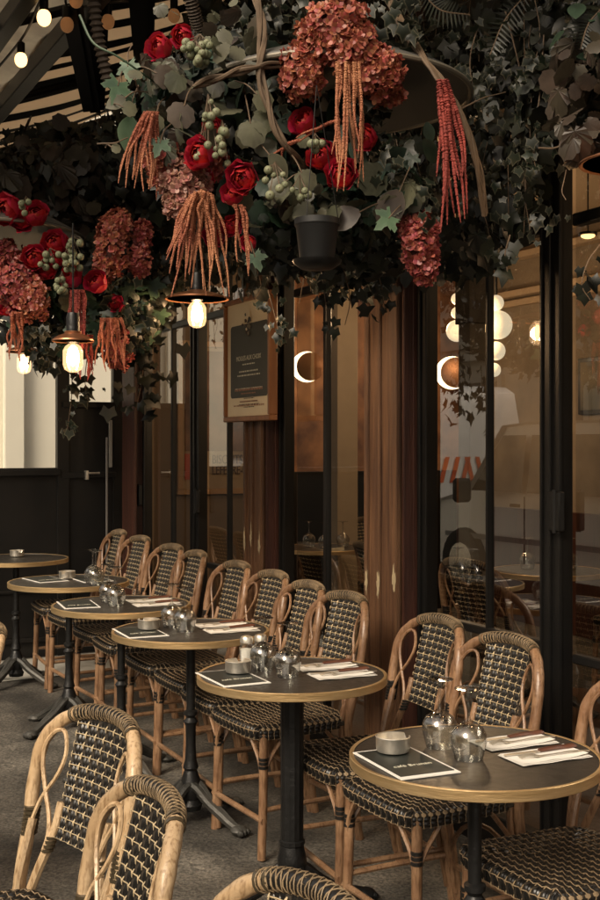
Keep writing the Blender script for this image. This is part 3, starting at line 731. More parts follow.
# columns inside
m = MB(); p1 = W(342, HY, 7.9); uu = (p1[:2]-T0[:2])@U[:2]; vv = (p1[:2]-T0[:2])@V[:2]
m.bbox((p1[0], p1[1], 1.5), (.16, .16, 3.05), mat('beige_column', (.34, .27, .19), .7, var=.1), AX); m.build('column', cafe)
# poster on the end wall
po = thing('wall_poster', 'framed biscuit poster on the taupe wall inside, behind the far window', 'poster', (0, 0, 0))
def wallp(px, py): # point on end wall plane u=UE-.01
    k = (px-300)/F; Y = (UE-.01+2.75*.891-.418*.454)/(.891-.454*k); return W(px, py, Y)
vL = float((wallp(177, 497)[:2]-T0[:2])@V[:2]); vR = vL+.80; zB = 1.12; zT = 2.25
m = MB(); w = .04
FR = mat('poster_frame', (.34, .2, .1), .5, var=.2)
def eb(m, v0, v1, z0, z1, d, mt, off=0): m.bbox(uv(UE-d/2-off, (v0+v1)/2, (z0+z1)/2), (d, v1-v0, z1-z0), mt, AX, .002)
eb(m, vL, vR, zB, zB+w, .03, FR); eb(m, vL, vR, zT-w, zT, .03, FR); eb(m, vL, vL+w, zB+w+.001, zT-w-.001, .03, FR); eb(m, vR-w, vR, zB+w+.001, zT-w-.001, .03, FR); m.build('frame', po)
m = MB(); eb(m, vL+w, vR-w, zB+w, zT-w, .008, mat('poster_paper', (.30, .22, .14), .7, var=.2)); m.build('paper', po)
m = MB(); eb(m, vL+w+.02, vR-w-.02, zB+w+.28, zT-w-.03, .003, mat('poster_picture', (.2, .11, .07), .7, col2=(.07, .04, .035), scale=6), .009); eb(m, vL+w+.02, vL+w+.13, zB+w+.07, zB+w+.26, .003, mat('poster_red', (.35, .06, .04), .6), .009); m.build('picture', po)
DARKINK = mat('dark_ink', (.05, .025, .02), .7)
for s_, z, sz in (('BISCUITS', zB+w+.215, .095), ('LEF\u00c8VRE-UTILE', zB+w+.135, .095)):
    o = text_mesh(s_, sz, .002, DARKINK, 'LEFT'); o.parent = po
    # reading direction = +V, facing -U
    M = Matrix(((V[0], 0, -U[0]), (V[1], 0, -U[1]), (0, 1, 0))).to_4x4(); M = Matrix.Translation(Vector(uv(UE-.012, vL+w+.235, z))) @ M @ Matrix.Scale(.66, 4, (1, 0, 0))
    o.matrix_local = M
# ------------------------------------------------------------------ lamps inside
GLOBE = emit('globe_glow', (1., .86, .60), .56)
GLOBE2 = emit('sconce_glow', (1., .76, .45), 3.)
BULB = emit('bulb_glow', (1., .62, .25), 7.)
BULBS = emit('string_bulb_glow', (1., .58, .22), 2.3)
def chandelier(px, Y, ys, label, mat_=GLOBE):
    t = thing('globe_chandelier', label, 'chandelier', W(px, 300, Y), group='stacked globe chandeliers inside')
    for py, r, dx in ys:
        m = MB(); q = W(px+dx, py, Y)-W(px, 300, Y); m.ell(q, r/F*Y, mat_, 18, 12); m.build('globe', t)
    m = MB(); q = W(px, ys[0][0]-ys[0][1], Y)-W(px, 300, Y); m.tube([q, (q[0], q[1], ZI-W(px, 300, Y)[2])], .008, IRON, 6); m.build('rod', t)
chandelier(496, 6.3, [(303, 8, 0), (325, 14.5, 2), (351, 9.5, 0), (370, 7, -2)], 'stack of glowing white globes hanging inside right of the door muntin')
chandelier(457, 6.9, [(299, 6, 0), (313, 6, 0), (331, 11, 0)], 'stack of glowing globes hanging inside left of the door muntin')
def sconce(px, py, v, r, Y, label):
    c = W(px, py, Y); t = thing('wall_sconce', label, 'wall lamp', c, group='eclipse wall lamps')
    m = MB(); m.lathe([(0, 0), (r, 0), (r, .02), (0, .02)], GLOBE2, n=32); o = m.build('glowing_disc', t)
    d = Vector((-c[0], -c[1], 0)).normalized(); o.rotation_euler = (PI/2, 0, math.atan2(d.y, d.x)+PI/2)
    m = MB(); m.lathe([(0, .03), (r*.9, .03), (r*.92, .04), (r*.6, .05), (0, .052)], mat('copper_disc', (.3, .15, .08), .4, metal=.6), n=32); o2 = m.build('copper_cover', t)
    o2.rotation_euler = o.rotation_euler; s = Vector((-d.y, d.x, 0)); o2.location = s*(r*.24)+Vector((0, 0, -.0)) + d*.01
sconce(307, 367, 0, .115, 8.6, 'crescent glowing round wall lamp behind the middle window')
sconce(452, 373, 0, .115, 8.0, 'crescent glowing round wall lamp below the left globe stack')
m = MB(); 
for px, py, Y in ((588, 236, 5.6), (340, 361, 8.2)):
    q = W(px, py, Y); t = thing('ceiling_spot', 'small glowing ceiling spot inside, '+('seen through the right door' if px > 500 else 'by the beige column'), 'spotlight', q)
    m = MB(); m.ell((0, 0, 0), (.035, .035, .014), BULBS, 12, 6); m.build('lens', t)
    m = MB(); m.lathe([(.03, 0.004), (.045, .004), (.045, .016), (.03, .016)], BLACKP, n=16, closed=True); m.tube([(0, 0, .01), (0, 0, ZI-q[2])], .004, BLACKP, 5); m.build('housing', t)
def plight(loc, e, col=(1, .66, .36), r=.06):
    l = bpy.data.lights.new('lamp_light', 'POINT'); l.energy = e; l.color = col; l.shadow_soft_size = r
    o = bpy.data.objects.new('lamp_light', l); o.location = tuple(loc); COL.objects.link(o); return o
plight(W(496, 325, 6.3)+V*-.3, 14); plight(W(457, 320, 6.9)+U*.2, 11); plight(uv(4.9, 2.9, 2.1), 12); plight(uv(.3, 2.6, 2.5), 18); plight(uv(5.0, 1.6, 2.6), 3)
# interior furniture
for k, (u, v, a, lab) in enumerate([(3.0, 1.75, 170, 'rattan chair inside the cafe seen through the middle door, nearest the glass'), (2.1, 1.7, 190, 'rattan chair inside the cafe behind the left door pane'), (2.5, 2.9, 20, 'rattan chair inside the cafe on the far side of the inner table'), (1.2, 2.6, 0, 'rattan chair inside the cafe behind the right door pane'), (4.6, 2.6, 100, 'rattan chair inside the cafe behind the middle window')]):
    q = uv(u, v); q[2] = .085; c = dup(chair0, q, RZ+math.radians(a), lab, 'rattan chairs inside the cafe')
for k, (u, v, lab) in enumerate([(2.55, 2.3, 'round table with brass rim inside the cafe behind the door panes'), (.75, 1.75, 'round table with brass rim inside the cafe at the right'), (4.3, 1.9, 'round table with brass rim inside the cafe behind the middle window')]):
    q = uv(u, v); q[2] = .085; dup(TB[0], q, 0, lab, 'round tables inside the cafe')
    for j, (dx, dy) in enumerate(((-.1, .05), (.0, -.08), (.12, .03))):
        g = dup(gl0, q+np.array([dx, dy, .736]), 0, f'upturned wine glass on {["the inner table behind the door panes", "the inner table at the right", "the inner table behind the middle window"][k]}, {["left", "front", "right"][j]} one', 'wine glasses inside the cafe')
t = thing('wall_shelf', 'dark wall shelf of bottles inside, seen through the door panes', 'shelf', uv(2.1, VB-.13, 1.45), RZ)
m = MB(); m.bbox((0, 0, 0), (1.4, .24, .03), WOODR); m.build('board', t); m = MB(); m.bbox((0, 0, .42), (1.4, .24, .03), WOODR); m.build('board', t)
bcol = [mat('bottle_green', (.02, .04, .02), .1), mat('bottle_amber', (.16, .06, .015), .12), mat('bottle_clear', (.25, .23, .2), .1)]
for k in range(22):
    kk = k % 11; lev = k//11; m = MB(); hh = rr.uniform(.24, .32); m.lathe([(0, 0), (.035, 0), (.036, hh*.6), (.03, hh*.7), (.013, hh*.8), (.013, hh), (0, hh)], bcol[k % 3], n=12)
    o = m.build('bottle'); tag(o, ['green', 'amber', 'pale'][k % 3]+' bottle on the '+('upper' if lev else 'lower')+' board of the inner wall shelf', 'bottle', 'bottles on the inner shelf'); q = uv(2.1, VB-.13, 1.466+.42*lev)+U*(-.6+.12*kk+rr.uniform(-.02, .02)); o.location = tuple(q)
t = thing('sideboard', 'dark wooden sideboard crowded with glasses inside at the right', 'sideboard', uv(1.35, 3.0, .085), RZ)
m = MB(); m.bbox((0, 0, .45), (1.5, .4, .9), WOODR, b=.01); m.build('cabinet', t)
m = MB()
for k in (-.5, 0, .5): m.bbox((k, -.205, .45), (.44, .02, .7), WOOD, b=.006)
m.build('door', t)
for j in range(10):
    q = uv(1.35, 3.0, .985)+U*(.65-.14*j)+V*rr.uniform(-.1, .1); dup(gl0, q, 0, 'upturned wine glass in the row on the inner sideboard', 'wine glasses on the sideboard')
# picture frames on the back wall
for k, (u, z, w_, h_) in enumerate([(2.7, 1.75, .4, .5), (1.2, 1.55, .35, .6), (3.9, 1.9, .5, .4)]):
    t = thing('picture_frame', ['small framed picture in the middle of the inner back wall', 'tall narrow framed picture at the right of the inner back wall', 'wide framed picture at the left of the inner back wall'][k], 'picture', uv(u, VB-.02, z), RZ)
    m = MB(); m.bbox((0, 0, 0), (w_, .02, h_), BLACKP); m.build('frame', t)
    m = MB(); m.bbox((0, -.012, 0), (w_-.06, .006, h_-.06), mat('picture_blue', (.05, .06, .06), .6, col2=(.2, .16, .1), scale=4)); m.build('picture', t)

# ------------------------------------------------------------------ menu board
vm = VF-.14
mb = thing('menu_board', 'wood framed menu board with dark panel hanging on the pilaster', 'sign')
uL, uRr = u_at(221, vm), u_at(267, vm); Yc = Wv(247, HY, vm)[1]
zb = CAMZ-(421-HY)/F*Wv(250, HY, vm)[1]; zt = CAMZ-(294-HY)/F*Wv(250, HY, vm)[1]; fw = .024
OAK = mat('warm_oak', (.30, .13, .05), .45, col2=(.2, .08, .03), scale=4, stretch=(5, 5, .8), bump=.08)
m = MB(); ub(m, uRr, uL, zb, zb+fw*1.1, vm+.012, .045, OAK); ub(m, uRr, uL, zt-fw, zt, vm+.012, .045, OAK); ub(m, uL-fw*.8, uL, zb+fw*1.1+.001, zt-fw-.001, vm+.012, .045, OAK); ub(m, uRr, uRr+fw, zb+fw*1.1+.001, zt-fw-.001, vm+.012, .045, OAK); m.build('frame', mb)
CREAM = mat('cream_board', (.80, .68, .47), .6, var=.08)
m = MB(); ub(m, uRr+.01, uL-.01, zb+.01, zt-.01, vm+.03, .02, CREAM); m.build('cream_sheet', mb)
GREY = mat('slate_panel', (.055, .055, .045), .6, var=.1)
pw0, pw1 = uL-fw-.04, uRr+fw+.025; pz0 = zb+.12; pz1 = zt-.135
m = MB()
def rrect(u0, u1, z0, z1, v, r, mt):
    pts = []
    for (cx, cz, a0) in ((u1-r, z1-r, 0), (u0+r, z1-r, PI/2), (u0+r, z0+r, PI), (u1-r, z0+r, 1.5*PI)):
        for k in range(6): a = a0+PI/2*k/5; pts.append(uv(cx+r*math.cos(a), v, cz+r*math.sin(a)))
    m.add(pts, [tuple(range(len(pts)))], mt)
rrect(pw1, pw0, pz0, pz1, vm+.027, .018, GREY); o = m.build('slate_panel', mb, smooth=False)
MV = Matrix(((-U[0], 0, -V[0]), (-U[1], 0, -V[1]), (0, 1, 0))).to_4x4()
def vtext(s, u, v, z, size, mt, par, sx=1.): 
    o = text_mesh(s, size, .0004, mt); o.parent = par; o.matrix_local = Matrix.Translation(Vector(uv(u, v, z))) @ MV @ Matrix.Scale(sx, 4, (1, 0, 0)); return o
umid = (pw0+pw1)/2; W_ = pw0-pw1
RUST = mat('rust_ink', (.32, .15, .09), .6)
vtext('MOULES AUX CHOIX', umid, vm+.0255, pz1-.17, .034, INK, mb, .9)
ms = MB(); r4 = random.Random(5)
def words(z, wid, h, mt, uc=umid, v=vm+.0262):
    x = -wid/2
    while x < wid/2:
        l = r4.uniform(.008, .026); l = min(l, wid/2-x)
        ms.add([uv(uc-x, v, z-h/2), uv(uc-x-l, v, z-h/2), uv(uc-x-l, v, z+h/2), uv(uc-x, v, z+h/2)], [(0, 1, 2, 3)], mt); x += l+.006
for z, wd, h, mt in ((pz1-.20, .11, .006, INK), (pz1-.235, .17, .007, INK), (pz1-.255, .2, .007, INK), (pz1-.325, .25, .013, RUST), (pz1-.345, .13, .006, RUST), (pz1-.385, .16, .006, RUST), (pz1-.405, .27, .006, RUST), (pz0+.045, .24, .005, INK)):
    words(z, wd*W_/.33, h, mt)
for z, wd in ((zb+.115, .12), (zb+.1, .2), (zb+.085, .24), (zb+.072, .12)): words(z, wd, .004, DARKINK, v=vm+.0285)
ms.build('small_print', mb, smooth=False)
# shell sketch: a cluster of small pale and dark scales
m = MB()
for k in range(26):
    a = r4.uniform(0, 2*PI); r = abs(r4.gauss(0, .035)); uc = umid+.005+r*math.cos(a); zc = pz1+.012+r*math.sin(a)*.9; s = r4.uniform(.008, .02); an = r4.uniform(0, PI)
    pts = [uv(uc+s*math.cos(an+q)*(.5 if i % 2 else 1), vm+.024-.0002*k, zc+s*math.sin(an+q)*.6) for i, q in enumerate(np.linspace(0, 2*PI, 8, endpoint=False))]
    m.add(pts, [tuple(range(8))], (CREAM, DARKINK, GREY, mat('sketch_grey', (.2, .17, .12), .7))[k % 4])
m.build('shell_drawing', mb, smooth=False)
# ------------------------------------------------------------------ black partition at the far end
UPN = 5.18
pt = thing('terrace_partition', 'black panelled screen with two windows closing the far end of the terrace', 'partition')
gz = g_uv(UPN, .2)
def pb(m, v0, v1, z0, z1, mt=BLACKP, d=.05, u=UPN, b=.004): m.bbox(uv(u+d/2, (v0+v1)/2, (z0+z1)/2), (d, v1-v0, z1-z0), mt, AX, b)
def pv(px): # v on plane u=UPN
    k = (px-300)/F; Y = (UPN+2.75*.891-.418*.454)/(.891-.454*k); q = W(px, HY, Y); return float((q[:2]-T0[:2])@V[:2])
def pz(px, py): k = (px-300)/F; Y = (UPN+2.75*.891-.418*.454)/(.891-.454*k); return CAMZ-(py-HY)/F*Y
v_a, v_b, v_c, v_d = pv(-45), pv(57), pv(69), pv(113); z1 = pz(30, 468); z2 = pz(90, 402)
m = MB(); pb(m, v_a-.9, v_b+.03, gz-.1, z1); pb(m, v_b+.032, VF+.12, gz-.1, z2); m.build('lower_panel', pt)
m = MB(); hv = pv(90); m.tube([uv(UPN-.05, hv-.03, pz(90, 473)), uv(UPN-.05, hv+.05, pz(90, 473))], .007, STEEL, 8); m.bbox(uv(UPN-.02, hv-.03, pz(90, 475)), (.05, .02, .06), STEEL, AX); m.build('door_handle', pt)
m = MB()
pb(m, v_a-.9, v_b+.02, z1-.05, z1-.01, u=UPN-.03, d=.03); pb(m, v_b+.02, VF-.07, z1-.07, z1-.03, u=UPN-.02, d=.02); pb(m, v_b+.03, VF-.07, z2-.04, z2, u=UPN-.03, d=.03)
pb(m, v_b, v_c, gz, 2.9, u=UPN-.015, d=.06); pb(m, v_d, VF+.12, gz, 2.9, u=UPN-.012, d=.06); pb(m, v_a-.9, v_a, gz, 2.9)
pb(m, v_a-.9, VF-.06, 2.6, 3.3); pb(m, v_a, v_b-.05, gz+.1, gz+.13, u=UPN-.02, d=.02); pb(m, -.05, -.02, gz, z1-.06, u=UPN-.014, d=.02); pb(m, v_a-.9, VF-.06, gz+.42, gz+.44, u=UPN-.013, d=.02)
m.build('frame', pt)
m = MB(); pb(m, pv(107), pv(110.5), z1+.0, z2-.12, mat('grey_strip', (.22, .21, .19), .5), .012, UPN-.045); pb(m, pv(104), pv(106), gz+.3, z1+.2, mat('grey_strip2', (.16, .15, .14), .5), .012, UPN-.045); m.build('metal_rail', pt)
m = MB(); m.add([uv(UPN+.02, v_a, z1), uv(UPN+.02, v_b, z1), uv(UPN+.02, v_b, 2.6), uv(UPN+.02, v_a, 2.6)], [(0, 1, 2, 3)], CPANE); m.build('pane', pt)
m = MB(); m.add([uv(UPN+.02, v_c, z2), uv(UPN+.02, v_d, z2), uv(UPN+.02, v_d, 2.6), uv(UPN+.02, v_c, 2.6)], [(0, 1, 2, 3)], CPANE); m.build('pane', pt)
# ------------------------------------------------------------------ pale building beyond the partition
CST = mat('cream_render', (.80, .76, .64), .7, var=.06, scale=2)
nb = thing('pale_building', 'sunlit cream building seen through the partition windows', 'building')
m = MB(); ub(m, 8.3, 14, -1, 6.0, -1.2, 6.5, CST); m.build('wall', nb)
m = MB()
for v0, v1, d in ((-.72, -.55, .05), (-.33, .04, .08), (.16, .22, .05), (.34, .42, .08), (.72, .9, .1)): m.bbox(uv(8.3-d/2, (v0+v1)/2, 2.5), (d, v1-v0, 7), CST, AX, .01)
m.build('pilaster_strip', nb)
m = MB()
for z in (2.2, 2.5, 2.8): m.bbox(uv(8.29, .3, z), (.06, .25, .05), mat('shutter_grey', (.35, .34, .31), .6), AX)
m.build('shutter', nb)
# ------------------------------------------------------------------ awning
def awz(v): return 3.8-.406*(VF-v)
def stripe_mat():
    m = mat('striped_canvas', (.42, .36, .28), .9, bump=.1, bscale=30); nt = m.node_tree; b = nt.nodes['Principled BSDF']
    tc = nd(nt, 'ShaderNodeTexCoord'); vm_ = nd(nt, 'ShaderNodeVectorMath', operation='DOT_PRODUCT'); vm_.inputs[1].default_value = (-.454, .891, 0)
    n = nd(nt, 'ShaderNodeTexNoise'); n.inputs['Scale'].default_value = .8
    ad = nd(nt, 'ShaderNodeMath', operation='MULTIPLY_ADD'); ad.inputs[1].default_value = .08
    nt.links.new(tc.outputs['Object'], vm_.inputs[0]); nt.links.new(tc.outputs['Object'], n.inputs['Vector']); nt.links.new(n.outputs['Fac'], ad.inputs[0]); nt.links.new(vm_.outputs['Value'], ad.inputs[2])
    dv = nd(nt, 'ShaderNodeMath', operation='DIVIDE'); dv.inputs[1].default_value = .33
    fr = nd(nt, 'ShaderNodeMath', operation='FRACT'); gt = nd(nt, 'ShaderNodeMath', operation='GREATER_THAN'); gt.inputs[1].default_value = .60
    nt.links.new(ad.outputs[0], dv.inputs[0]); nt.links.new(dv.outputs[0], fr.inputs[0]); nt.links.new(fr.outputs[0], gt.inputs[0])
    mx = nd(nt, 'ShaderNodeMix', data_type='RGBA'); mx.inputs['A'].default_value = (.66, .56, .44, 1); mx.inputs['B'].default_value = (.012, .011, .010, 1)
    nt.links.new(gt.outputs[0], mx.inputs['Factor']); nt.links.new(mx.outputs['Result'], b.inputs['Base Color'])
    o = nt.nodes['Material Output']; t = nd(nt, 'ShaderNodeBsdfTranslucent'); ms_ = nd(nt, 'ShaderNodeMixShader'); ms_.inputs[0].default_value = .5
    nt.links.new(mx.outputs['Result'], t.inputs['Color']); nt.links.new(b.outputs[0], ms_.inputs[1]); nt.links.new(t.outputs[0], ms_.inputs[2]); nt.links.new(ms_.outputs[0], o.inputs['Surface'])
    return m
STR = stripe_mat()
aw = thing('striped_awning', 'black and cream striped canvas awning over the terrace', 'awning')
def sheet(u0, u1, v0, v1, mt, name, sag=.05, dz=0., nu=40, nv=16):
    m = MB(); vs = []
    for lay in (0, .006):
        for j in range(nv+1):
            for i in range(nu+1):
                u = u0+(u1-u0)*i/nu; v = v0+(v1-v0)*j/nv; vs.append(uv(u, v, awz(v)+dz+lay-sag*math.sin(PI*j/nv)*(.6+.4*math.sin(i*.7))+.012*math.sin(u*9+v*2)))
    n = (nu+1)*(nv+1); fs = []
    for j in range(nv):
        for i in range(nu):
            a = j*(nu+1)+i; fs += [(a, a+1, a+nu+2, a+nu+1), (n+a, n+a+nu+1, n+a+nu+2, n+a+1)]
    m.add(vs, fs, mt); return m.build(name, aw)
sheet(-4., 5.45, -.30, VF-.02, STR, 'striped_canvas')  # near stretch, out of view, added to keep the ivy shaded
GRC = mat('grey_canvas', (.62, .58, .50), .9, col2=(.50, .46, .40), scale=5, stretch=(4, .6, 1))
sheet(1.3, 5.45, -1.3, -.25, GRC, 'plain_canvas', .03, -.015)  # shaped short so daylight reaches the near flowers
m = MB()
for v, zz, w_, ua in ((-.30, -.06, .07, -4), (-.62, -.05, .06, 1.3), (-1.3, -.03, .05, 1.3)): ub(m, ua, 5.4, awz(v)+zz-.05, awz(v)+zz+.03, v, w_, BLACKP)
for u in (5.4, 3.9, 2.4, 1.3):
    a = uv(u, -1.3, awz(-1.3)-.05); b = uv(u, VF, awz(VF)-.05); m.tube([a, b], .022, BLACKP, 8)
m.build('beam', aw)
# hanging straps and rolled canvas near the middle
m = MB()
m.build('x') if False else None
for (a, b, w_) in (((66, 8, 4.6), (88, 112, 4.9), .09), ((92, -20, 4.6), (92, 110, 5.1), .10), ((135, -20, 4.6), (140, 60, 5.1), .12)):
    A_ = W(*a); B_ = W(*b); s = -U*.5+V*.5; s = s/np.linalg.norm(s)
    m.add([A_-s*w_*.3, A_+s*w_*.5, B_+s*w_*.3, B_-s*w_*.25], [(0, 1, 2, 3)], BLACKP)
    m.add([A_-s*w_*.3+V*.03, A_+s*w_*.5+V*.03, B_+s*w_*.3+V*.03, B_-s*w_*.25+V*.03], [(3, 2, 1, 0)], BLACKP)
m.build('hanging_strap', aw)
# ribbed hoses / rope at top
for k, (a, b, c) in enumerate((((92, -15), (98, 35), (108, 82)), ((186, -15), (194, 12), (200, 34)))):
    Pp = loop_pts([W(a[0], a[1], 3.9), W(b[0], b[1], 3.95), W(c[0], c[1], 4.0)], 24); m = MB()
    m.tube(Pp, .020+.006*np.sin(np.arange(len(Pp))*PI/1.5), mat('rope_brown', (.075, .055, .04), .7), 10)
    o = m.build('wrapped_cable'); tag(o, ('long' if k == 0 else 'short')+' ribbed brown wrapped cable hanging under the awning', 'cable')
# ------------------------------------------------------------------ bulbs on a string
st = [(44, 18, 4.3, 1), (21, 60, 4.85, 1), (67, 25, 4.6, 0), (108, 22, 4.7, 0), (138, 20, 4.9, 0), (174, 16, 5.0, 0), (76, 0, 4.4, 0)]
DIM = emit('dim_bulb', (.5, .22, .08), .15)
def sl(px, py, Y, lit, label):
    t = thing('string_bulb', label, 'light bulb', W(px, py, Y), group='bulbs of the string lights')
    m = MB(); m.ell((0, 0, 0), (.027, .027, .032), BULBS if lit else DIM, 14, 10); m.build('bulb', t)
    m = MB(); m.lathe([(.014, .022), (.017, .03), (.017, .07), (.006, .078), (0, .078)], BLACKP, n=12); m.build('socket', t)
pos = ['lit round string bulb nearest the top left corner', 'lit round string bulb lower down near the left edge', 'unlit round bulb left of the wrapped cable', 'unlit round bulb right of the wrapped cable', 'third unlit round bulb under the awning stripes', 'unlit round bulb above the red roses', 'dim bulb at the top edge between awning beams']
for (px, py, Y, lit), lab in zip(st, pos): sl(px, py, Y, lit, lab)
m = MB(); m.tube(loop_pts([W(95, -40, 3.6)+UP*.08, W(44, 18, 4.3)+UP*.085, W(21, 60, 4.85)+UP*.085, W(-30, 110, 5.6)+UP*.05], 8), .006, BLACKP, 6)
m.tube(loop_pts([W(76, 0, 4.4)+UP*.08, W(67, 25, 4.6)+UP*.08, W(108, 22, 4.7)+UP*.08, W(138, 20, 4.9)+UP*.08, W(174, 16, 5.)+UP*.08, W(230, -10, 5.)+UP*.1], 8), .005, BLACKP, 6); o = m.build('string_light_cable'); tag(o, 'thin black cable carrying the round bulbs', 'cable')
q = W(97, 197, 5.2); t = thing('string_bulb', 'tiny orange light glowing in the dark leaves at left', 'light bulb', q, group='bulbs of the string lights'); m = MB(); m.ell((0, 0, 0), .009, emit('orange_glow', (1, .35, .15), 6), 8, 6); m.build('bulb', t)
# ------------------------------------------------------------------ pendant lamps
COPPER = mat('copper_shade', (.45, .2, .1), .35, metal=.8, var=.3, scale=6)
BGL = bpy.data.materials.new('bulb_glass'); BGL.use_nodes = True
nt = BGL.node_tree; nt.nodes.clear(); o_ = nd(nt, 'ShaderNodeOutputMaterial'); mx = nd(nt, 'ShaderNodeMixShader'); tr = nd(nt, 'ShaderNodeBsdfTransparent'); gl = nd(nt, 'ShaderNodeBsdfGlossy'); gl.inputs['Roughness'].default_value = .05; ad_ = nd(nt, 'ShaderNodeAddShader'); em = nd(nt, 'ShaderNodeEmission'); em.inputs['Color'].default_value = (1, .6, .28, 1); em.inputs['Strength'].default_value = .45
mx.inputs[0].default_value = .15; nt.links.new(tr.outputs[0], mx.inputs[1]); nt.links.new(gl.outputs[0], mx.inputs[2]); nt.links.new(mx.outputs[0], ad_.inputs[0]); nt.links.new(em.outputs[0], ad_.inputs[1]); nt.links.new(ad_.outputs[0], o_.inputs['Surface'])
def pendant(px, py, Y, r, label, e, cl=.95):
    c = W(px, py, Y); t = thing('pendant_lamp', label, 'pendant lamp', c, group='pendant lamps with clear bulbs')
    m = MB(); m.lathe([(r, 0), (r*.985, .004), (r*.7, .018), (r*.35, .028), (.03, .034), (.03, .026), (r*.35, .021), (r*.7, .011), (r*.98, -.003), (r, 0)], COPPER, n=48); m.build('shade', t)
    m = MB(); m.lathe([(0, .1), (.02, .1), (.024, .085), (.024, -.005), (.016, -.012), (0, -.012)], IRON, n=16); m.tube([(0, 0, .09), (0, 0, cl)], .0032, IRON, 6); m.build('socket', t)
    m = MB(); m.lathe([(.018, -.012), (.028, -.02), (.036, -.035), (.036, -.085), (.03, -.102), (.015, -.111), (0, -.113)], BGL, n=20); b = m.build('bulb', t)
    m = MB(); m.ell((0, 0, -.056), (.016, .016, .036), BULB, 10, 8); m.build('filament', b)
    plight(c+UP*-.06, e, (1, .6, .3), .03)
pendant(197, 299, 4.45, .125, 'copper brown pendant lamp glowing beside the menu board', 15.)
pendant(73, 341, 4.1, .075, 'pendant lamp glowing below the left flowers', 2., .42)
pendant(24, 352, 5.9, .09, 'faint pendant lamp behind the left ivy in front of the partition window', 1.)
pendant(634, 163, 2.75, .13, 'copper pendant lamp cut off by the right edge', 1.5)

# ------------------------------------------------------------------ leaves
def tmpl_lobed(lobes=5, depth=.45, serr=0, length=1.):
    pts = []
    for k in range(lobes):
        a = PI*(k/(lobes-1)-.5)*1.45; L = (1.0, .78, .55)[min(2, abs(k-(lobes-1)//2))]*length
        pts.append((a, L))
        if k < lobes-1:
            a2 = PI*((k+.5)/(lobes-1)-.5)*1.45
            pts.append((a2, depth*(.9 if abs(a2) < .7 else .75)))
    if serr:
        q = []
        for i in range(len(pts)-1):
            (a, l), (a2, l2) = pts[i], pts[i+1]; q.append((a, l)); q.append((a+(a2-a)*.4, l*.6+l2*.4-.09)); q.append((a+(a2-a)*.48, (l+l2)/2+.05))
        q.append(pts[-1]); pts = q
    O = [(l*math.sin(a), l*math.cos(a)) for a, l in pts]+[(0, -.08)]
    return O
def mk_template(O, curl=.25, inner=.62, pleat=0.):
    O = np.array(O); n = len(O); vs = [(0, .12, .0)]; at = [0.]
    for s, r in ((inner, 0.), (1., 1.)):
        for ii, (x, y) in enumerate(O): q = (x*s, (y-.12)*s+.12); vs.append((q[0], q[1], -curl*(q[0]**2+max(0, q[1])**2)*.5+.10*abs(q[0])*s+pleat*s*(1 if ii % 2 else -1))); at.append(r if not pleat else (.65 if ii % 2 else .2)*(.5+.5*r))
    f = [(0, 1+k, 1+(k+1) % n) for k in range(n)]+[(1+k, 1+n+k, 1+n+(k+1) % n, 1+(k+1) % n) for k in range(n)]
    return np.array(vs), f, np.array(at)
IVY = mk_template(tmpl_lobed(5, .66), .7); MAPLE = mk_template(tmpl_lobed(5, .5, 1), .35)
circ = [(math.sin(a)*.62*(1+.07*math.cos(8*a)), .5-math.cos(a)*.56*(1+.07*math.cos(8*a))) for a in np.linspace(.16, 2*PI-.16, 25)]+[(0., .1)]; ROUND = mk_template(circ, .55, .6, .012)
ov = [(.42*math.sin(PI*t)**.8*s, t*1.25) for s, tt in ((1, np.linspace(.05, 1, 7)), (-1, np.linspace(.9, .05, 6))) for t in tt]; OVAL = mk_template(ov, .5)
def scatter(m, T, mt, P, size, out, down=.8, spread=.6, r=None):
    vs, fs, at = T
    for i in range(len(P)):
        n = out[i]+rng.normal(0, spread, 3); n /= np.linalg.norm(n)
        y = np.array([0, 0, -down])+rng.normal(0, .5, 3); y -= n*(y@n); y /= np.linalg.norm(y)+1e-9; x = np.cross(y, n)
        s = size*rng.uniform(.45, 1.35); c = rng.uniform(-.4, 2.4); x = x*rng.uniform(.72, 1.08)
        q = P[i]+(vs[:, :1]*x+vs[:, 1:2]*y+vs[:, 2:]*c*n)*s; m.add(q, fs, mt, at)
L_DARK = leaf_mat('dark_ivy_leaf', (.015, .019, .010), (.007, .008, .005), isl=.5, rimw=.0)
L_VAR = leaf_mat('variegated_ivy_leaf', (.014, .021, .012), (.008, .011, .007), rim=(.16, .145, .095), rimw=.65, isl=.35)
L_GREEN = leaf_mat('green_maple_leaf', (.085, .15, .085), (.05, .09, .055), rim=(.16, .22, .14), rimw=.35, isl=.3)
L_DEEP = leaf_mat('deep_green_leaf', (.03, .062, .038), (.015, .03, .02), rim=(.06, .1, .06), rimw=.3, isl=.4)
L_DUST = leaf_mat('dusty_eucalyptus_leaf', (.115, .118, .072), (.055, .055, .034), rim=(.18, .172, .11), rimw=.4, isl=.4)
L_BRN = leaf_mat('dusty_brown_leaf', (.075, .058, .040), (.035, .027, .019), rim=(.12, .095, .068), rimw=.4, isl=.4)
STEM = mat('stem_brown', (.13, .085, .05), .7, var=.4, scale=20)
VIEW = np.array([0, -1., 0.1])
def blob(cx, cy, Y, rx, ry, rd, n):     # points in an ellipsoid given in photo units and depth, biased to the shell
    c = W(cx, cy, Y); R = np.array([rx/F*Y, rd, ry/F*Y]); q = rng.normal(0, 1, (n, 3)); q /= np.linalg.norm(q, axis=1)[:, None]; q *= (rng.uniform(.25, 1, n)**.5)[:, None]
    return c+q*R, q*.8+np.array([-.1, -.6, .1])
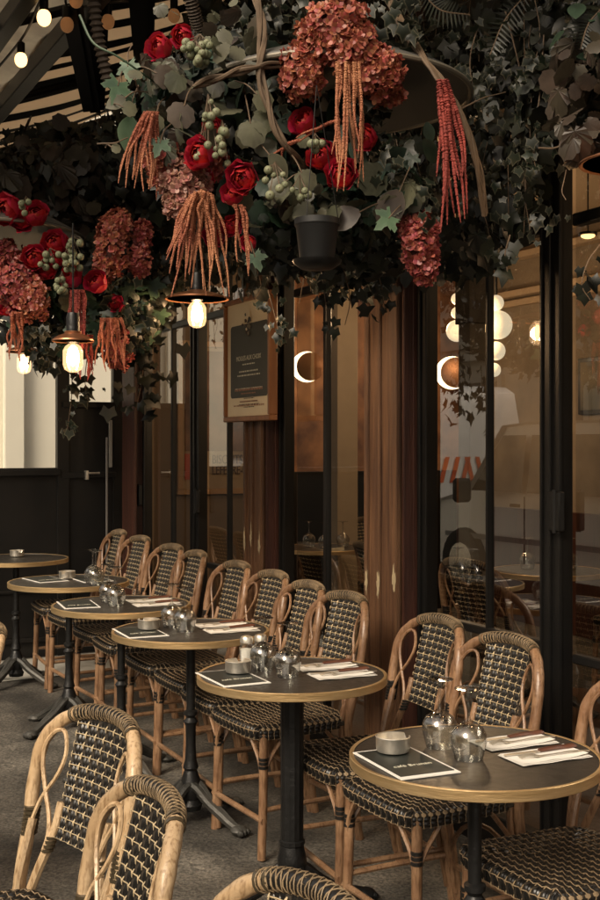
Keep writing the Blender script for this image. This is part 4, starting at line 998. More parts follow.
PET = leaf_mat('rose_petal', (.52, .018, .016), (.34, .009, .010), rim=(.60, .06, .045), rimw=.45, isl=.25, tr=.2)
def petal_grid(w, h, curl, n=5):
    vs = []
    for j in range(n+1):
        for i in range(n+1):
            a = (i/n-.5)*2; t = j/n; ww = w*(math.sin(PI*(.18+.62*t))**.8)
            vs.append((a*ww*.5, t*h, a*a*w*.22*(1)+(-(t**3))*curl*h))
    return np.array(vs), [(j*(n+1)+i, j*(n+1)+i+1, (j+1)*(n+1)+i+1, (j+1)*(n+1)+i) for j in range(n) for i in range(n)], np.array([(j/n)**3 for j in range(n+1) for i in range(n+1)])
def rose_mesh():
    m = MB()
    for li, (n, r, top, lip) in enumerate([(3, .011, .25, 0), (4, .018, .32, .04), (5, .025, .42, .08), (5, .032, .55, .14), (6, .039, .72, .2), (6, .046, .95, .3)]):
        for k in range(n):
            a0 = 2*PI*(k+rng.uniform(-.18, .18))/n+li*.77; ha = PI/n*1.35; tp = top*rng.uniform(.8, 1.25); N = 6; vs = []; at = []; rr_ = r*rng.uniform(.94, 1.07); ph0 = rng.uniform(0, 6)
            for j in range(N+1):
                t = j/N
                for i in range(N+1):
                    q = (i/N-.5)*2; edge = tp+.25*q*q; phi = 2.6+(edge-2.6)*t; th = a0+q*ha*min(1, .35+t*1.1)*(1-.25*t**4)
                    R_ = rr_*(1+lip*max(0, t-.7)/.3*.9+.03*math.sin(q*5+ph0)*t+.05*q*q)
                    vs.append((R_*math.sin(phi)*math.cos(th), R_*math.sin(phi)*math.sin(th), R_*math.cos(phi)*.92)); at.append(t**4*.9+.0)
            m.add(vs, [(j*(N+1)+i, j*(N+1)+i+1, (j+1)*(N+1)+i+1, (j+1)*(N+1)+i) for j in range(N) for i in range(N)], PET, at)
    return m
_rm = rose_mesh(); _ro = _rm.build('rose_master', attr=True); ROSE_ME = _ro.data; bpy.data.objects.remove(_ro)
def rose(px, py, Y, rpx, par, tilt=None):
    o = bpy.data.objects.new('rose', ROSE_ME); COL.objects.link(o); o.parent = par
    s = rpx/F*Y/.047; o.scale = (s, s, s); o.location = tuple(W(px, py, Y)-np.array(par.location))
    d = Vector((random.uniform(-.8, .5), -1, random.uniform(-.3, .6))).normalized(); o.rotation_euler = (d.to_track_quat('Z', 'Y') @ __import__('mathutils').Quaternion((0, 0, 1), random.uniform(0, 6))).to_euler()
    return o
HYD = [leaf_mat('hydrangea_rust', (.42, .125, .07), (.27, .075, .045), rim=(.50, .20, .12), rimw=.5, isl=.4, tr=.25), leaf_mat('hydrangea_red', (.36, .085, .06), (.24, .05, .04), rim=(.46, .14, .1), rimw=.5, isl=.4, tr=.25), leaf_mat('hydrangea_dusty', (.36, .17, .12), (.22, .09, .07), rim=(.46, .26, .18), rimw=.5, isl=.4, tr=.25)]
fl = [(0, 0), (.32, .22), (.42, .55), (.22, .85), (0, .92), (-.22, .85), (-.42, .55), (-.32, .22)]
def hydrangea(px, py, Y, rx, ry, par, k=0, n=None):
    m = MB(); c = np.array(par.location); cc = W(px, py, Y)-c; R = np.array([rx/F*Y, min(rx, ry)/F*Y*.9, ry/F*Y]); n = n or int(60+rx*ry*.30)
    # lumpy: several sub balls
    O = np.array(fl)
    for i in range(n):
        q = rng.normal(0, 1, 3); q /= np.linalg.norm(q)
        if q[1] > .4: q[1] *= -1
        bump = 1+.16*math.sin(q[0]*7+px)*math.cos(q[2]*6+py); p = cc+q*R*bump*rng.uniform(.86, 1.03); nn = q+rng.normal(0, .35, 3); nn /= np.linalg.norm(nn)
        x = np.cross(nn, [.3, .2, 1]); x /= np.linalg.norm(x); y = np.cross(nn, x); s = .0135*rng.uniform(.8, 1.25)*(Y/3.1)**.3; a0 = rng.uniform(0, PI)
        vs = []; fs = []; at = []
        for kk in range(4):
            a = a0+kk*PI/2; dx = x*math.cos(a)+y*math.sin(a); dy = -x*math.sin(a)+y*math.cos(a); b = len(vs)
            for (u_, v_) in O: vs.append(p+(dy*u_*1.05+dx*v_)*s+nn*s*(.45*v_*v_-.25*abs(u_))); at.append(v_)
            fs.append(tuple(range(b, b+len(O))))
        m.add(vs, fs, HYD[k], at)
    m.ell(cc, R*.8, mat('hydrangea_core', (.06, .02, .015), .9), 14, 10)
    return m.build('hydrangea', par, attr=True)
AM = [mat('amaranth_orange', (.38, .125, .06), .7, col2=(.26, .065, .035), scale=25, bump=.6, bscale=300), mat('amaranth_red', (.32, .05, .035), .7, col2=(.2, .03, .022), scale=25, bump=.6, bscale=300), mat('amaranth_tan', (.46, .20, .095), .7, col2=(.30, .085, .045), scale=9, bump=.6, bscale=300)]
def tassel(strands, Y, par, k=0, r=.0034):
    strands = [q for a, b, c, d in strands for q in ((a, b, c, d), (a+.6, b, c+random.uniform(-3, 3), b+(d-b)*random.uniform(.55, .95)))]
    # strands: list of (x0,y0,x1,y1) in photo units
    m = MB(); c = np.array(par.location)
    for (x0, y0, x1, y1) in strands:
        L = y1-y0; mid = [(x0+(x1-x0)*t**.7+random.uniform(-1.5, 1.5)+3*math.sin(t*4+x0)*min(1, t*2), y0+L*t) for t in (0, .2, .45, .7, 1)]
        d = random.uniform(-.05, .03); P = loop_pts([W(a, b, Y+d)-c for a, b in mid], 30)
        n = len(P); t = np.linspace(0, 1, n); R = r*(1.15-.75*t**2.2)*(1+.2*np.sin(np.arange(n)*PI*.66)+rng.uniform(-.28, .28, n))*np.where(t > .97, .5, 1); m.tube(P, np.maximum(R, .0008), AM[k], 7)
    return m.build('amaranth_tassel', par)
BER = mat('pale_green_berry', (.215, .22, .13), .6, col2=(.13, .145, .08), scale=45)
def berries(px, py, Y, rx, ry, n, par, s=.0105):
    m = MB(); c = np.array(par.location); top = W(px, py-ry-6, Y)-c
    for i in range(n):
        q = W(px+random.gauss(0, rx*.5), py+random.uniform(-ry, ry), Y-random.uniform(0, .05))-c; rr_ = s*random.uniform(.75, 1.15)
        m.ell(q, rr_, BER, 10, 7); m.ell(q-np.array([0, rr_*.95, 0]), rr_*.15, STEM, 5, 4)
        m.tube(loop_pts([q+UP*rr_*.8, (q+top)/2+np.array([0, .01, .004]), top], 3), .0013, STEM, 4)
    return m.build('berry_cluster', par)
def vine(pts, r, par, n=3, mt=STEM, name='vine', jit=.008):
    m = MB(); c = np.array(par.location) if par is not None else np.zeros(3); base = loop_pts(np.array([W(*p) for p in pts])-c, 8)
    for k in range(n):
        ph = random.uniform(0, 6); off_ = np.array([[math.sin(i*.35+ph)*jit, math.cos(i*.31+ph)*jit, math.sin(i*.5+ph*2)*jit*.6] for i in range(len(base))])
        if n == 1: off_ *= .15
        m.tube(base+off_, np.linspace(r, r*.7, len(base)), mt, 6)
    return m.build(name, par)
DISH = mat('grey_enamel', (.10, .095, .085), .5, var=.2, scale=3); DRIM = mat('pale_metal_rim', (.26, .23, .18), .4, metal=.5)
def dish(px, py, Y, r, par):
    c = W(px, py, Y)-np.array(par.location)
    m = MB(); m.lathe([(r, 0), (r*.99, .012), (r*.75, .06), (r*.45, .11), (r*.15, .15), (0, .155), (0, .148), (r*.15, .143), (r*.45, .103), (r*.75, .053), (r*.97, .004)], DISH, c, n=72)
    o = m.build('lamp_dish', par)
    m = MB(); ring = [c+np.array([r*math.cos(a), r*math.sin(a), 0]) for a in np.linspace(0, 2*PI, 72, endpoint=False)]; m.tube(ring, .0075, DRIM, 8, closed=True); m.build('dish_rim', o)
    m = MB(); m.tube([c+UP*.15, c+UP*1.0], .008, IRON, 6); m.build('hanging_rod', o)
def foliage(par, items, name='foliage'):
    m = MB(); c = np.array(par.location) if par is not None else 0
    for (T, mt, size, bl) in items:
        for b in bl:
            P, out = blob(*b); scatter(m, T, mt, P-c, size, out)
    return m.build(name, par, attr=True)

# near arrangement
na = thing('flower_arrangement', 'large arrangement of red roses, hydrangeas and orange amaranth over the near tables', 'flower arrangement', W(300, 110, 3.1), group='hanging flower arrangements')
dish(333, 98, 3.3, .392, na)
foliage(na, [
 (IVY, L_DARK, .036, [(270, 120, 3.35, 130, 110, .30, 700), (410, 215, 3.35, 55, 45, .2, 160), (330, 235, 3.2, 120, 45, .22, 420), (220, 130, 3.2, 90, 85, .2, 380)]),
 (IVY, L_VAR, .030, [(385, 170, 3.0, 20, 45, .12, 50), (418, 215, 3.05, 20, 40, .15, 50), (365, 110, 3.0, 25, 45, .1, 40), (300, 20, 3.1, 50, 35, .15, 70), (270, 100, 3.05, 30, 45, .1, 46), (395, 30, 3.05, 40, 30, .15, 60), (330, 225, 3.1, 80, 28, .15, 70), (240, 40, 3.2, 30, 30, .1, 30)]),
 (ROUND, L_DEEP, .045, [(270, 205, 3.1, 60, 45, .12, 46), (350, 210, 3.1, 60, 40, .15, 46), (190, 90, 3.1, 70, 50, .12, 40)]),
 (MAPLE, L_DEEP, .06, [(390, 180, 3.05, 30, 45, .1, 14), (260, 230, 3.1, 40, 35, .1, 10), (300, 210, 3.1, 60, 30, .1, 10)]),
 (ROUND, L_DUST, .040, [(220, 60, 2.98, 50, 30, .08, 22), (258, 125, 2.95, 22, 28, .05, 8), (300, 195, 2.95, 28, 22, .06, 12), (160, 85, 2.95, 40, 28, .08, 18), (205, 20, 3.05, 60, 22, .1, 14)]),
 (ROUND, L_DUST, .055, [(230, 150, 2.98, 80, 70, .1, 30), (330, 200, 3.0, 70, 40, .1, 22), (385, 190, 3.0, 30, 45, .08, 14)]),
 (OVAL, L_DEEP, .06, [(300, 130, 3.1, 130, 90, .15, 90)]),
 (ROUND, L_BRN, .050, [(180, 105, 2.98, 28, 38, .05, 9), (240, 30, 3.02, 40, 30, .08, 10), (290, 200, 2.93, 26, 14, .04, 5), (165, 60, 3., 40, 20, .06, 8)]),
])
# the large single leaves
m = MB(); c0 = np.array(na.location)
for T, mt, px, py, Y, s, ang, tl_ in ((MAPLE, L_GREEN, 158, 148, 2.85, .046, 200, .2), (MAPLE, L_GREEN, 116, 92, 2.88, .06, 200, .5), (MAPLE, L_GREEN, 128, 72, 2.9, .05, 170, -.4), (MAPLE, L_GREEN, 384, 222, 2.9, .055, 230, .3), (MAPLE, L_GREEN, 257, 262, 2.9, .045, 160, .1),
   (ROUND, L_DUST, 252, 130, 2.88, .06, 170, .2), (ROUND, L_DUST, 262, 98, 2.9, .05, 120, .3), (ROUND, L_BRN, 182, 112, 2.88, .058, 200, .3), (ROUND, L_BRN, 163, 75, 2.9, .055, 100, .2), (ROUND, L_DUST, 280, 185, 2.88, .045, 240, .1), (ROUND, L_DUST, 305, 178, 2.88, .05, 150, .2), (OVAL, L_BRN, 350, 215, 2.92, .08, 250, .1), (OVAL, L_BRN, 395, 200, 2.95, .09, 210, .3), (OVAL, L_DUST, 275, 160, 2.9, .06, 130, .3), (ROUND, L_DUST, 135, 75, 2.86, .03, 0, .2), (ROUND, L_DUST, 128, 108, 2.86, .035, 90, .2), (OVAL, L_DUST, 120, 100, 2.88, .045, 240, .4), (ROUND, L_DUST, 115, 148, 2.86, .022, 90, .1), (OVAL, L_GREEN, 130, 125, 2.9, .07, 190, .5), (ROUND, L_DUST, 155, 120, 2.9, .045, 200, .5)):
    vs, fs, at = T; a = math.radians(ang); y = np.array([math.sin(a), 0, math.cos(a)]); n = np.array([tl_, -1, .25]); n /= np.linalg.norm(n); y -= n*(y@n); y /= np.linalg.norm(y); x = np.cross(y, n)
    q = W(px, py, Y)-c0-y*s*.4; m.add(q+(vs[:, :1]*x+vs[:, 1:2]*y+vs[:, 2:]*n)*s, fs, mt, at)
    m.tube(loop_pts([q+y*s*.1, q-y*s*.5+np.array([0, .01, .01]), q-y*s*1.3+np.array([0, .08, .02])], 4), .0018, STEM, 5)
    m.build('large_leaf', na, attr=True); m = MB()
for a in ((183, 37, 2.98, 11), (160, 48, 2.98, 13), (200, 155, 2.86, 15), (243, 178, 2.86, 15), (233, 195, 2.9, 11), (322, 157, 2.95, 14), (341, 175, 2.88, 15), (304, 123, 3., 13), (366, 138, 2.98, 12), (212, 128, 2.95, 10), (232, 226, 2.97, 10), (249, 243, 2.95, 8), (215, 235, 3.0, 12), (205, 180, 3.0, 10)): rose(*a, na)
for a in ((338, 30, 2.92, 34, 32, na, 0), (303, 72, 2.95, 22, 28, na, 0), (374, 72, 2.92, 28, 26, na, 0), (352, 50, 2.9, 26, 26, na, 0), (316, 40, 2.95, 20, 24, na, 0), (385, 95, 2.97, 18, 12, na, 0), (186, 190, 2.92, 24, 26, na, 2), (165, 168, 2.98, 18, 22, na, 0), (183, 205, 2.9, 18, 14, na, 2), (205, 160, 3.05, 20, 24, na, 1), (172, 180, 2.97, 16, 14, na, 1), (420, 245, 3.0, 18, 30, na, 1), (412, 228, 3.02, 14, 14, na, 1), (425, 262, 3.0, 13, 22, na, 1)): hydrangea(*a)
tassel([(338+4*i, 62, 334+5.5*i+random.uniform(-2, 2), 165+random.uniform(0, 30)) for i in range(6)]+[(345, 62, 339, 192), (352, 62, 366, 182)], 2.85, na, 2)
tassel([(146+1.5*i, 112, 120+4.5*i, 180+random.uniform(-6, 12)) for i in range(8)], 2.85, na, 2)
tassel([(192+2*i, 190+abs(i-5), 166+6.2*i+random.uniform(-2, 2), 265+random.uniform(0, 34)) for i in range(11)]+[(195+2*i, 192, 170+8*i, 250+random.uniform(0, 25)) for i in range(6)], 2.84, na, 2)
tassel([(234, 205, 240, 262), (240, 205, 250, 276), (243, 207, 247, 270)], 2.84, na, 2)
tassel([(439+1.0*i, 80, 441+4.5*i, 205+random.uniform(5, 28)) for i in range(7)], 2.92, na, 1, .0048)
tassel([(300, 140, 270, 165), (340, 120, 300, 142), (150, 118, 155, 200)], 2.92, na, 0)
for a in ((208, 130, 2.86, 9, 30, 14), (275, 182, 2.85, 12, 14, 7), (200, 52, 2.92, 16, 12, 16), (315, 145, 2.9, 8, 6, 6), (222, 150, 2.86, 8, 24, 10), (300, 190, 2.86, 10, 10, 4), (196, 55, 2.9, 12, 8, 10)): berries(*a, na)
vine([(380, -20, 3.2), (405, 32, 3.05), (435, 72, 2.95), (462, 118, 2.93), (478, 165, 2.95), (484, 215, 3.0)], .006, na, 6, name='vine_hoop')
vine([(252, -20, 3.1), (262, 30, 2.98), (261, 75, 2.92), (272, 120, 2.9), (290, 150, 2.92), (305, 170, 3.)], .006, na, 4)
vine([(196, 86, 2.93), (230, 74, 2.9), (262, 66, 2.92), (300, 62, 3.)], .006, na, 3)
vine([(80, 15, 2.9), (92, 42, 2.88), (115, 55, 2.87), (140, 72, 2.9), (165, 90, 3.0)], .0035, na, 1, L_GREEN)
vine([(345, 70, 2.95), (352, 120, 2.95), (356, 160, 3.0)], .006, na, 3)
vine([(462, 108, 3.0), (485, 98, 3.1), (505, 92, 3.2)], .0025, na, 1)
vine([(97, 144, 2.87), (115, 143, 2.86), (128, 138, 2.88)], .002, na, 1)
# black pot
t = thing('hanging_pot', 'black plastic flower pot hanging among the ivy above the middle window', 'flower pot', W(317, 262, 2.83))
m = MB(); m.lathe([(0, 0), (.038, 0), (.043, .008), (.052, .085), (.056, .09), (.056, .105), (.05, .105), (.047, .09), (0, .09)], mat('black_plastic', (.006, .006, .006), .55), n=32); m.lathe([(0, -.02), (.04, -.017), (.058, -.004), (.061, .004), (.04, .002)], BLACKP, n=28); m.build('pot', t)
m = MB(); 
for a in (0, 2.1, 4.2): m.tube([(.053*math.cos(a), .053*math.sin(a), .1), (0, .05, .45)], .0012, BLACKP, 5)
m.build('hanger', t)

# left arrangement
la = thing('flower_arrangement', 'smaller arrangement of red roses, dark hydrangeas and ivy at left above the far tables', 'flower arrangement', W(70, 270, 4.5), group='hanging flower arrangements')
dish(-12, 236, 4.65, .375, la)
foliage(la, [
 (IVY, L_DARK, .045, [(80, 300, 4.7, 95, 60, .35, 700), (130, 280, 4.8, 58, 62, .3, 400), (30, 300, 4.7, 50, 50, .3, 200)]),
 (MAPLE, L_DEEP, .06, [(70, 320, 4.45, 60, 40, .15, 50), (120, 310, 4.5, 45, 45, .15, 40), (60, 290, 4.5, 50, 30, .1, 26)]),
 (IVY, L_VAR, .036, [(45, 345, 4.4, 25, 26, .12, 50), (130, 330, 4.4, 30, 30, .12, 36), (125, 300, 4.4, 30, 40, .12, 30), (45, 360, 4.4, 18, 14, .1, 20)]),
 (ROUND, L_DUST, .04, [(60, 285, 4.35, 40, 16, .08, 10)]),
])
for a in ((8, 210, 4.35, 15), (36, 215, 4.33, 12), (22, 220, 4.35, 11), (35, 258, 4.33, 12), (55, 243, 4.35, 12), (72, 277, 4.3, 11), (97, 283, 4.3, 11), (57, 256, 4.36, 11), (47, 270, 4.36, 10), (115, 303, 4.35, 8), (8, 308, 4.4, 9), (73, 272, 4.36, 9)): rose(*a, la)
for a in ((18, 285, 4.4, 22, 30, la, 1), (35, 300, 4.35, 14, 22, la, 0), (8, 260, 4.45, 16, 20, la, 1), (112, 245, 4.35, 17, 30, la, 0), (118, 228, 4.36, 14, 18, la, 0), (140, 262, 4.4, 11, 16, la, 1), (142, 235, 4.42, 10, 14, la, 1), (106, 268, 4.35, 12, 16, la, 0), (118, 345, 4.45, 14, 24, la, 1)): hydrangea(*a)
tassel([(72+2.0*i, 290, 70+2.6*i, 350+random.uniform(0, 22)) for i in range(6)], 4.25, la, 1, .0046)
tassel([(82+2*i, 335, 78+4*i, 372+random.uniform(0, 10)) for i in range(5)], 4.3, la, 1, .0046)
tassel([(102+2.5*i, 318, 98+4*i, 362+random.uniform(-4, 14)) for i in range(8)], 4.27, la, 0, .0046)
tassel([(12+2*i, 312, 8+3.4*i, 352+random.uniform(0, 14)) for i in range(5)], 4.28, la, 0, .0046)
for a in ((72, 258, 4.25, 9, 17, 22), (50, 262, 4.25, 7, 8, 8), (62, 285, 4.25, 9, 8, 8), (26, 208, 4.25, 5, 6, 5)): berries(*a, la, .013)
# ivy sprigs hanging
def sprig(pts, n, T, mt, size, label, leafspread=.05, name='ivy_sprig'):
    m = MB(); B = loop_pts([W(*p) for p in pts], 8); m.tube(B, np.linspace(.0025, .0012, len(B)), STEM, 5)
    P = B[rng.integers(2, len(B), n)]+rng.normal(0, leafspread, (n, 3))*np.array([1, .6, .6]); scatter(m, T, mt, P, size, np.tile([-.1, -1, .2], (n, 1)), 1., .5)
    for q in P: pass
    o = m.build(name, attr=True); tag(o, label, 'ivy', 'hanging ivy sprigs'); return o
sprig([(600, 245, 2.9), (588, 262, 2.88), (582, 285, 2.88), (590, 300, 2.88)], 10, IVY, L_DARK, .03, 'dark ivy sprig hanging at the right edge before the door glass', .018)
sprig([(510, 235, 3.1), (505, 255, 3.1), (508, 275, 3.1)], 9, IVY, L_DARK, .03, 'short ivy tip hanging before the upper door pane', .015)
sprig([(88, 350, 5.0), (85, 380, 5.0), (88, 400, 5.0)], 14, IVY, L_VAR, .035, 'pale edged ivy strand before the small partition window', .03)
sprig([(70, 350, 5.0), (72, 390, 5.0), (67, 432, 5.0)], 18, IVY, L_VAR, .032, 'long ivy strand down the post between the partition windows', .018)
sprig([(322, 262, 3.7), (324, 290, 3.7), (326, 305, 3.7)], 10, IVY, L_DARK, .026, 'small ivy sprig hanging below the black pot', .015)
sprig([(355, 240, 3.4), (378, 275, 3.4), (385, 310, 3.4)], 14, IVY, L_DARK, .03, 'ivy sprig hanging over the wide pilaster', .022)
sprig([(545, 20, 3.2), (540, 90, 3.2), (534, 150, 3.2), (536, 170, 3.2)], 60, IVY, L_VAR, .024, 'thin variegated ivy strand hanging before the door top', .045)
sprig([(505, 10, 3.3), (520, 70, 3.3), (530, 130, 3.3), (525, 190, 3.3), (530, 230, 3.3)], 90, IVY, L_VAR, .024, 'long variegated ivy strand in the dark right of the vine hoop', .06)
sprig([(480, 20, 3.3), (470, 60, 3.3), (475, 100, 3.3)], 50, IVY, L_VAR, .024, 'variegated ivy strand at the top above the vine hoop', .06)
sprig([(335, 240, 3.3), (345, 275, 3.3), (350, 300, 3.3), (345, 325, 3.3)], 26, IVY, L_DARK, .03, 'dark ivy strand beside the menu board top', .04)
sprig([(140, 330, 5.0), (143, 370, 5.0), (136, 410, 5.0)], 50, IVY, L_DARK, .045, 'dark ivy strand down the corner pillar', .06)
sprig([(268, 290, 4.4), (276, 320, 4.4), (282, 345, 4.4)], 24, IVY, L_VAR, .026, 'pale edged ivy strand over the right corner of the menu board', .03)
# big leaved plant at right
bp_ = thing('hanging_plant', 'hanging plant with large dusty grey leaves at the top right', 'plant', W(580, 80, 2.9))
foliage(bp_, [(ROUND, L_BRN, .062, [(582, 85, 2.9, 26, 60, .1, 46), (575, 130, 2.85, 22, 30, .06, 14)]), (OVAL, L_DEEP, .05, [(585, 40, 2.95, 30, 40, .1, 30)]), (IVY, L_DARK, .035, [(590, 60, 3.0, 30, 80, .1, 120)])])
vine([(538, 148, 2.85), (556, 148, 2.85), (575, 135, 2.85), (600, 115, 2.9)], .0025, bp_, 1); vine([(566, 170, 2.9), (562, 190, 2.9), (566, 200, 2.88)], .0015, bp_, 1)
# ferns
def frond(pts, label, L=.045):
    m = MB(); B = loop_pts([W(*p) for p in pts], 16); m.tube(B, .002, STEM, 5); n = len(B)
    for i in range(2, n-1, 2):
        d = B[i+1]-B[i]; d /= np.linalg.norm(d); s = np.cross(d, [0, 1, 0]); s /= np.linalg.norm(s); l = L*math.sin(PI*(.1+.85*i/n))
        for sg in (-1, 1):
            a = B[i]; e = a+s*sg*l+d*l*.25+np.array([0, -.01, -.01]); w_ = d*.0028; m.add([a-w_, a+w_, e*.6+a*.4+w_*.8, e, e*.6+a*.4-w_*.8], [(0, 4, 3, 2, 1)], L_DARK)
    o = m.build('fern_frond', attr=True); tag(o, label, 'fern', 'fern fronds'); return o
frond([(600, 10, 2.9), (588, 25, 2.9), (580, 50, 2.9)], 'small fern frond in the top right corner', .05)
frond([(530, -10, 3.2), (505, 20, 3.2), (490, 55, 3.2)], 'arching fern frond at the top right of the hoop')
frond([(560, -10, 3.2), (552, 40, 3.25), (545, 90, 3.25)], 'straight hanging fern frond above the doors')
frond([(420, -10, 3.2), (440, 10, 3.2), (470, 15, 3.2)], 'fern frond lying along the top edge')
# dense dark ivy along the shopfront (uncountable)
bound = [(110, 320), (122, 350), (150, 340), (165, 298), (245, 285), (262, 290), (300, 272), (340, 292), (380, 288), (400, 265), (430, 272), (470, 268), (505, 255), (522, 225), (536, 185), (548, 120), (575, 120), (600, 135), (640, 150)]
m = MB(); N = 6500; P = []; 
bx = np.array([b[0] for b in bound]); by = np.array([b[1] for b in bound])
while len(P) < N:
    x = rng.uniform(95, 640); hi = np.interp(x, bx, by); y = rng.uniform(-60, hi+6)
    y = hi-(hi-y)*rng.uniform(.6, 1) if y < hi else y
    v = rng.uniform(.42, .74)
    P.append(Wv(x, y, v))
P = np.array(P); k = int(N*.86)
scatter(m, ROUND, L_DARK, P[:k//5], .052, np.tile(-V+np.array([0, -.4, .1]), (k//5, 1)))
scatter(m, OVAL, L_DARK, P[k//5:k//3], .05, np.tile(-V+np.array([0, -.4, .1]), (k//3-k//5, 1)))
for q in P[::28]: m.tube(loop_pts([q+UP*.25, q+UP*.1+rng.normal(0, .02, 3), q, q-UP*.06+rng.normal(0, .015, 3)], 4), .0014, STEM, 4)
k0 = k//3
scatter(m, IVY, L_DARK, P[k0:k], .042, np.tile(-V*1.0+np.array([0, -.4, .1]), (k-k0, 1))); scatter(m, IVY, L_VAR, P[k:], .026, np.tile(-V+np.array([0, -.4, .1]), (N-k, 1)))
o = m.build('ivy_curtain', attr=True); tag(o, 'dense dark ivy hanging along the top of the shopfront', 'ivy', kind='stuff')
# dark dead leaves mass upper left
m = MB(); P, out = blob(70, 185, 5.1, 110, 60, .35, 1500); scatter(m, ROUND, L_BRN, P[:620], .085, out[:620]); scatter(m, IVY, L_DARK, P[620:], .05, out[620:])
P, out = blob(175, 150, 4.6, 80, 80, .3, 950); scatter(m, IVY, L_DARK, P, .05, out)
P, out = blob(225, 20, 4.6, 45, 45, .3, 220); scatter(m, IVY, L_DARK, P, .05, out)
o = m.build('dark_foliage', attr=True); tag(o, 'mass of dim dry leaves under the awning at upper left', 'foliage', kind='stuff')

# ------------------------------------------------------------------ street: building opposite and vans (seen as reflections)
opp = thing('opposite_building', 'pale stone townhouse across the street mirrored in the door glass', 'building')
STN = mat('limestone', (.50, .45, .36), .75, var=.12, scale=2); v_o = -12.
m = MB(); ub(m, -14, 24, -1, 6.8, v_o-.5, .5, STN); m.build('wall', opp)
m = MB()
for z, d, h in ((3.4, .25, .18), (3.7, .12, .3), (6.5, .4, .3), (.9, .1, .12)): ub(m, -14, 24, z, z+h, v_o, d, STN)
m.build('cornice', opp)
WIN = mat('dark_window', (.03, .03, .035), .1); SH = mat('painted_shopfront', (.16, .07, .04), .5)
wi = 0
for k in range(13):
    u = -12+k*2.8
    for z0, z1 in ((.2, 2.9), (4.3, 6.2)):
        m = MB(); ub(m, u-.6, u+.6, z0, z1, v_o-.02, .06, WIN); w_ = m.build('window', opp)
        m = MB(); 
        for a, b in ((u-.75, u-.6), (u+.6, u+.75)): ub(m, a, b, z0-.1, z1+.15, v_o, .1, STN)
        ub(m, u-.6, u+.6, z1, z1+.14, v_o, .14, STN); ub(m, u-.03, u+.03, z0, z1, v_o+.04, .04, STN); m.build('window_frame', w_)
WHITE = mat('white_van_paint', (.72, .71, .68), .25, coat=.5); TYRE = mat('tyre', (.02, .02, .02), .8); DGL = mat('tinted_glass', (.02, .025, .025), .08); ORG = mat('orange_stripe', (.6, .12, .04), .4)
_g = STR.node_tree
for _m in (GRC,):
    nt = _m.node_tree; b = nt.nodes['Principled BSDF']; o = nt.nodes['Material Output']; t = nd(nt, 'ShaderNodeBsdfTranslucent'); ms_ = nd(nt, 'ShaderNodeMixShader'); ms_.inputs[0].default_value = .5
    nt.links.new(b.inputs['Base Color'].links[0].from_socket, t.inputs['Color']); nt.links.new(b.outputs[0], ms_.inputs[1]); nt.links.new(t.outputs[0], ms_.inputs[2]); nt.links.new(ms_.outputs[0], o.inputs['Surface'])
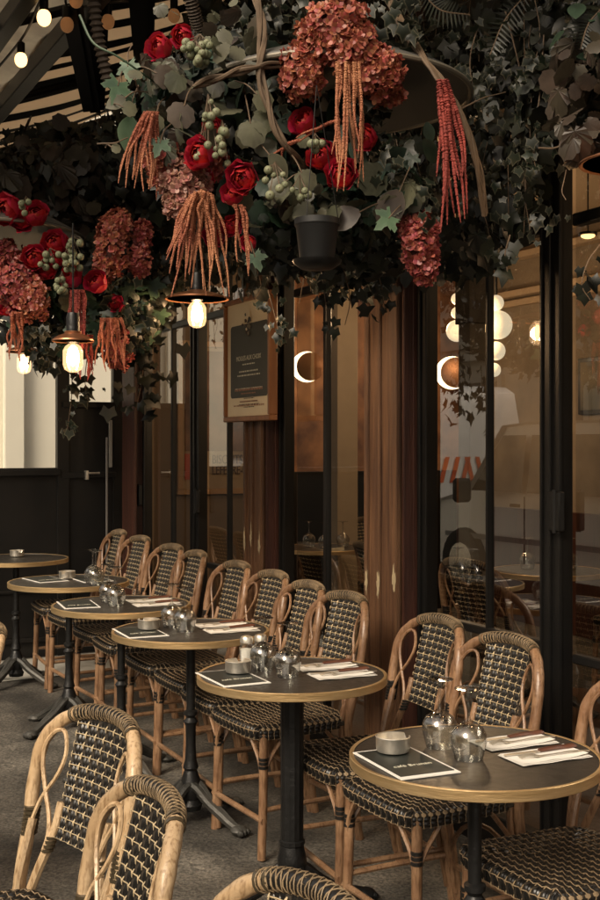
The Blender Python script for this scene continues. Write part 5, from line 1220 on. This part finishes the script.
def van(u, v, L, Hh, label, rev, chev):
    q = uv(u, v); q[2] = ground(q[0], q[1])-.12; t = thing('parked_van', label, 'van', q, rz_of(U) if not rev else rz_of(-U), group='white vans parked across the kerb')
    # side profile, x forward
    prof = [(-L/2, .45), (-L/2, Hh*.75), (-L/2+.12, Hh*.96), (-L/2+.3, Hh), (L*.12, Hh), (L*.2, Hh*.985), (L*.34, Hh*.62), (L*.46, Hh*.54), (L*.5, Hh*.42), (L/2, .4), (L*.42, .32), (-L*.45, .32)]
    m = MB(); n = len(prof); vs = []
    for y, s in ((-.85, .93), (-.9, 1), (.9, 1), (.85, .93)):
        for x, z in prof: vs.append((x*(1 if abs(y) > .87 else .985), y if z < Hh*.6 else y*.9, z if s == 1 else .4+(z-.4)*.985))
    fs = [(j*n+i, j*n+(i+1) % n, (j+1)*n+(i+1) % n, (j+1)*n+i) for j in range(3) for i in range(n)]+[tuple(range(n))[::-1], tuple(3*n+i for i in range(n))]
    m.add(vs, fs, WHITE); body = m.build('body', t)
    for y in (-.845, .845):
        s = math.copysign(1, y); m = MB(); zz = Hh*.62; w0 = [(L*.1, zz), (L*.29, zz), (L*.185, Hh*.93), (L*.1, Hh*.93)]
        m.add([(x, s*(.905 if z < Hh*.63 else .845), z) for x, z in w0], [(0, 1, 2, 3)], DGL)
        if not chev: m.add([(x, s*(.905 if z < Hh*.63 else .845), z) for x, z in [(-L*.2, zz), (L*.08, zz), (L*.08, Hh*.93), (-L*.2, Hh*.93)]], [(0, 1, 2, 3)], DGL)
        else:
            for k in range(16): x0 = -L*.48+k*.22; m.add([(x0, s*.907, .95), (x0+.08, s*.907, .95), (x0+.2, s*.907, 1.12), (x0+.12, s*.907, 1.12)], [(0, 1, 2, 3)], ORG)
        m.build('side_window', t)
        m = MB()
        for x in (L*.09, -L*.2): m.box((x, s*.903, Hh*.42), (.012, .006, Hh*.36), TYRE)
        m.box((0, s*.903, Hh*.36), (L*.8, .008, .05), mat('grey_trim', (.2, .2, .2), .5)); m.bbox((L*.12, s*.915, Hh*.55), (.14, .02, .03), TYRE); m.build('door_trim', t)
        m = MB(); m.bbox((L*.29, s*1.02, Hh*.62), (.12, .18, .24), TYRE, b=.03); m.build('wing_mirror', t)
        for x in (-L*.32, L*.33):
            m = MB(); m.lathe([(.0, -.1), (.33, -.1), (.35, -.06), (.35, .06), (.33, .1), (0, .1)], TYRE, n=24); m.lathe([(0, .101), (.2, .105), (0, .12)], STEEL, n=16)
            w_ = m.build('wheel', t); w_.rotation_euler = (-PI/2*s, 0, 0); w_.location = (x, s*.82, .35)
    m = MB()
    for y in (-.62, .62): m.bbox((L*.49, y, Hh*.4), (.06, .3, .14), PAPER, b=.02)
    m.build('headlight', t)
    if chev:
        m = MB()
        for k in range(11): y0 = -.82+k*.15; m.add([(-L/2-.01, y0, 1.0), (-L/2-.01, y0+.06, 1.0), (-L/2-.01, y0+.15 if y0 < 0 else y0-.03, 1.3), (-L/2-.01, y0+.09 if y0 < 0 else y0-.09, 1.3)], [(0, 1, 2, 3)], ORG)
        m.build('chevron_stripe', t)
    m = MB(); m.add([(L*.335, -.8, Hh*.64), (L*.335, .8, Hh*.64), (L*.205, .72, Hh*.96), (L*.205, -.72, Hh*.96)], [(0, 1, 2, 3)], DGL); o = m.build('windscreen', t); o.location = (.012, 0, .012)
van(6.0, -4.3, 4.2, 1.75, 'white car derived van mirrored in the door glass', False, False)
van(11.2, -4.5, 4.6, 2.15, 'white van with orange chevrons mirrored farther along the glass', False, True)

# ------------------------------------------------------------------ camera, world, sun
cd = bpy.data.cameras.new('camera'); cam = bpy.data.objects.new('camera', cd); COL.objects.link(cam)
cam.location = (0, 0, CAMZ); cam.rotation_euler = (PI/2, 0, 0); cd.sensor_fit = 'HORIZONTAL'; cd.sensor_width = 24; cd.lens = 24*F/600; cd.shift_y = -3/600; cd.clip_end = 500; cd.clip_start = .05
sc.camera = cam
w = bpy.data.worlds.new('World'); sc.world = w; w.use_nodes = True; nt = w.node_tree; bg = nt.nodes['Background']
EL, sdir = math.radians(38), None
dxy = (-V*.86-U*.5); dxy /= np.linalg.norm(dxy)
sky = nd(nt, 'ShaderNodeTexSky', sky_type='NISHITA'); sky.sun_disc = False; sky.sun_elevation = EL; sky.sun_rotation = math.atan2(dxy[0], dxy[1]); sky.dust_density = 4; sky.air_density = 1.
hs = nd(nt, 'ShaderNodeHueSaturation'); hs.inputs['Saturation'].default_value = .35
mxc = nd(nt, 'ShaderNodeMix', data_type='RGBA', blend_type='MULTIPLY'); mxc.inputs['Factor'].default_value = 1; mxc.inputs['B'].default_value = (1.0, .87, .71, 1)
nt.links.new(sky.outputs[0], hs.inputs['Color']); nt.links.new(hs.outputs[0], mxc.inputs['A']); nt.links.new(mxc.outputs['Result'], bg.inputs['Color']); bg.inputs['Strength'].default_value = .15
sd = bpy.data.lights.new('sun', 'SUN'); sd.energy = 1.5; sd.angle = math.radians(24); sd.color = (1, .88, .7); so = bpy.data.objects.new('sun', sd); COL.objects.link(so)
D = Vector((dxy[0]*math.cos(EL), dxy[1]*math.cos(EL), math.sin(EL))); so.rotation_euler = D.to_track_quat('Z', 'Y').to_euler(); so.location = (0, 0, 8)
vs = sc.view_settings; vs.view_transform = 'Standard'; vs.look = 'None'; vs.exposure = .62; vs.gamma = 1; vs.use_curve_mapping = False
sc.cycles.max_bounces = 10; sc.cycles.transparent_max_bounces = 24
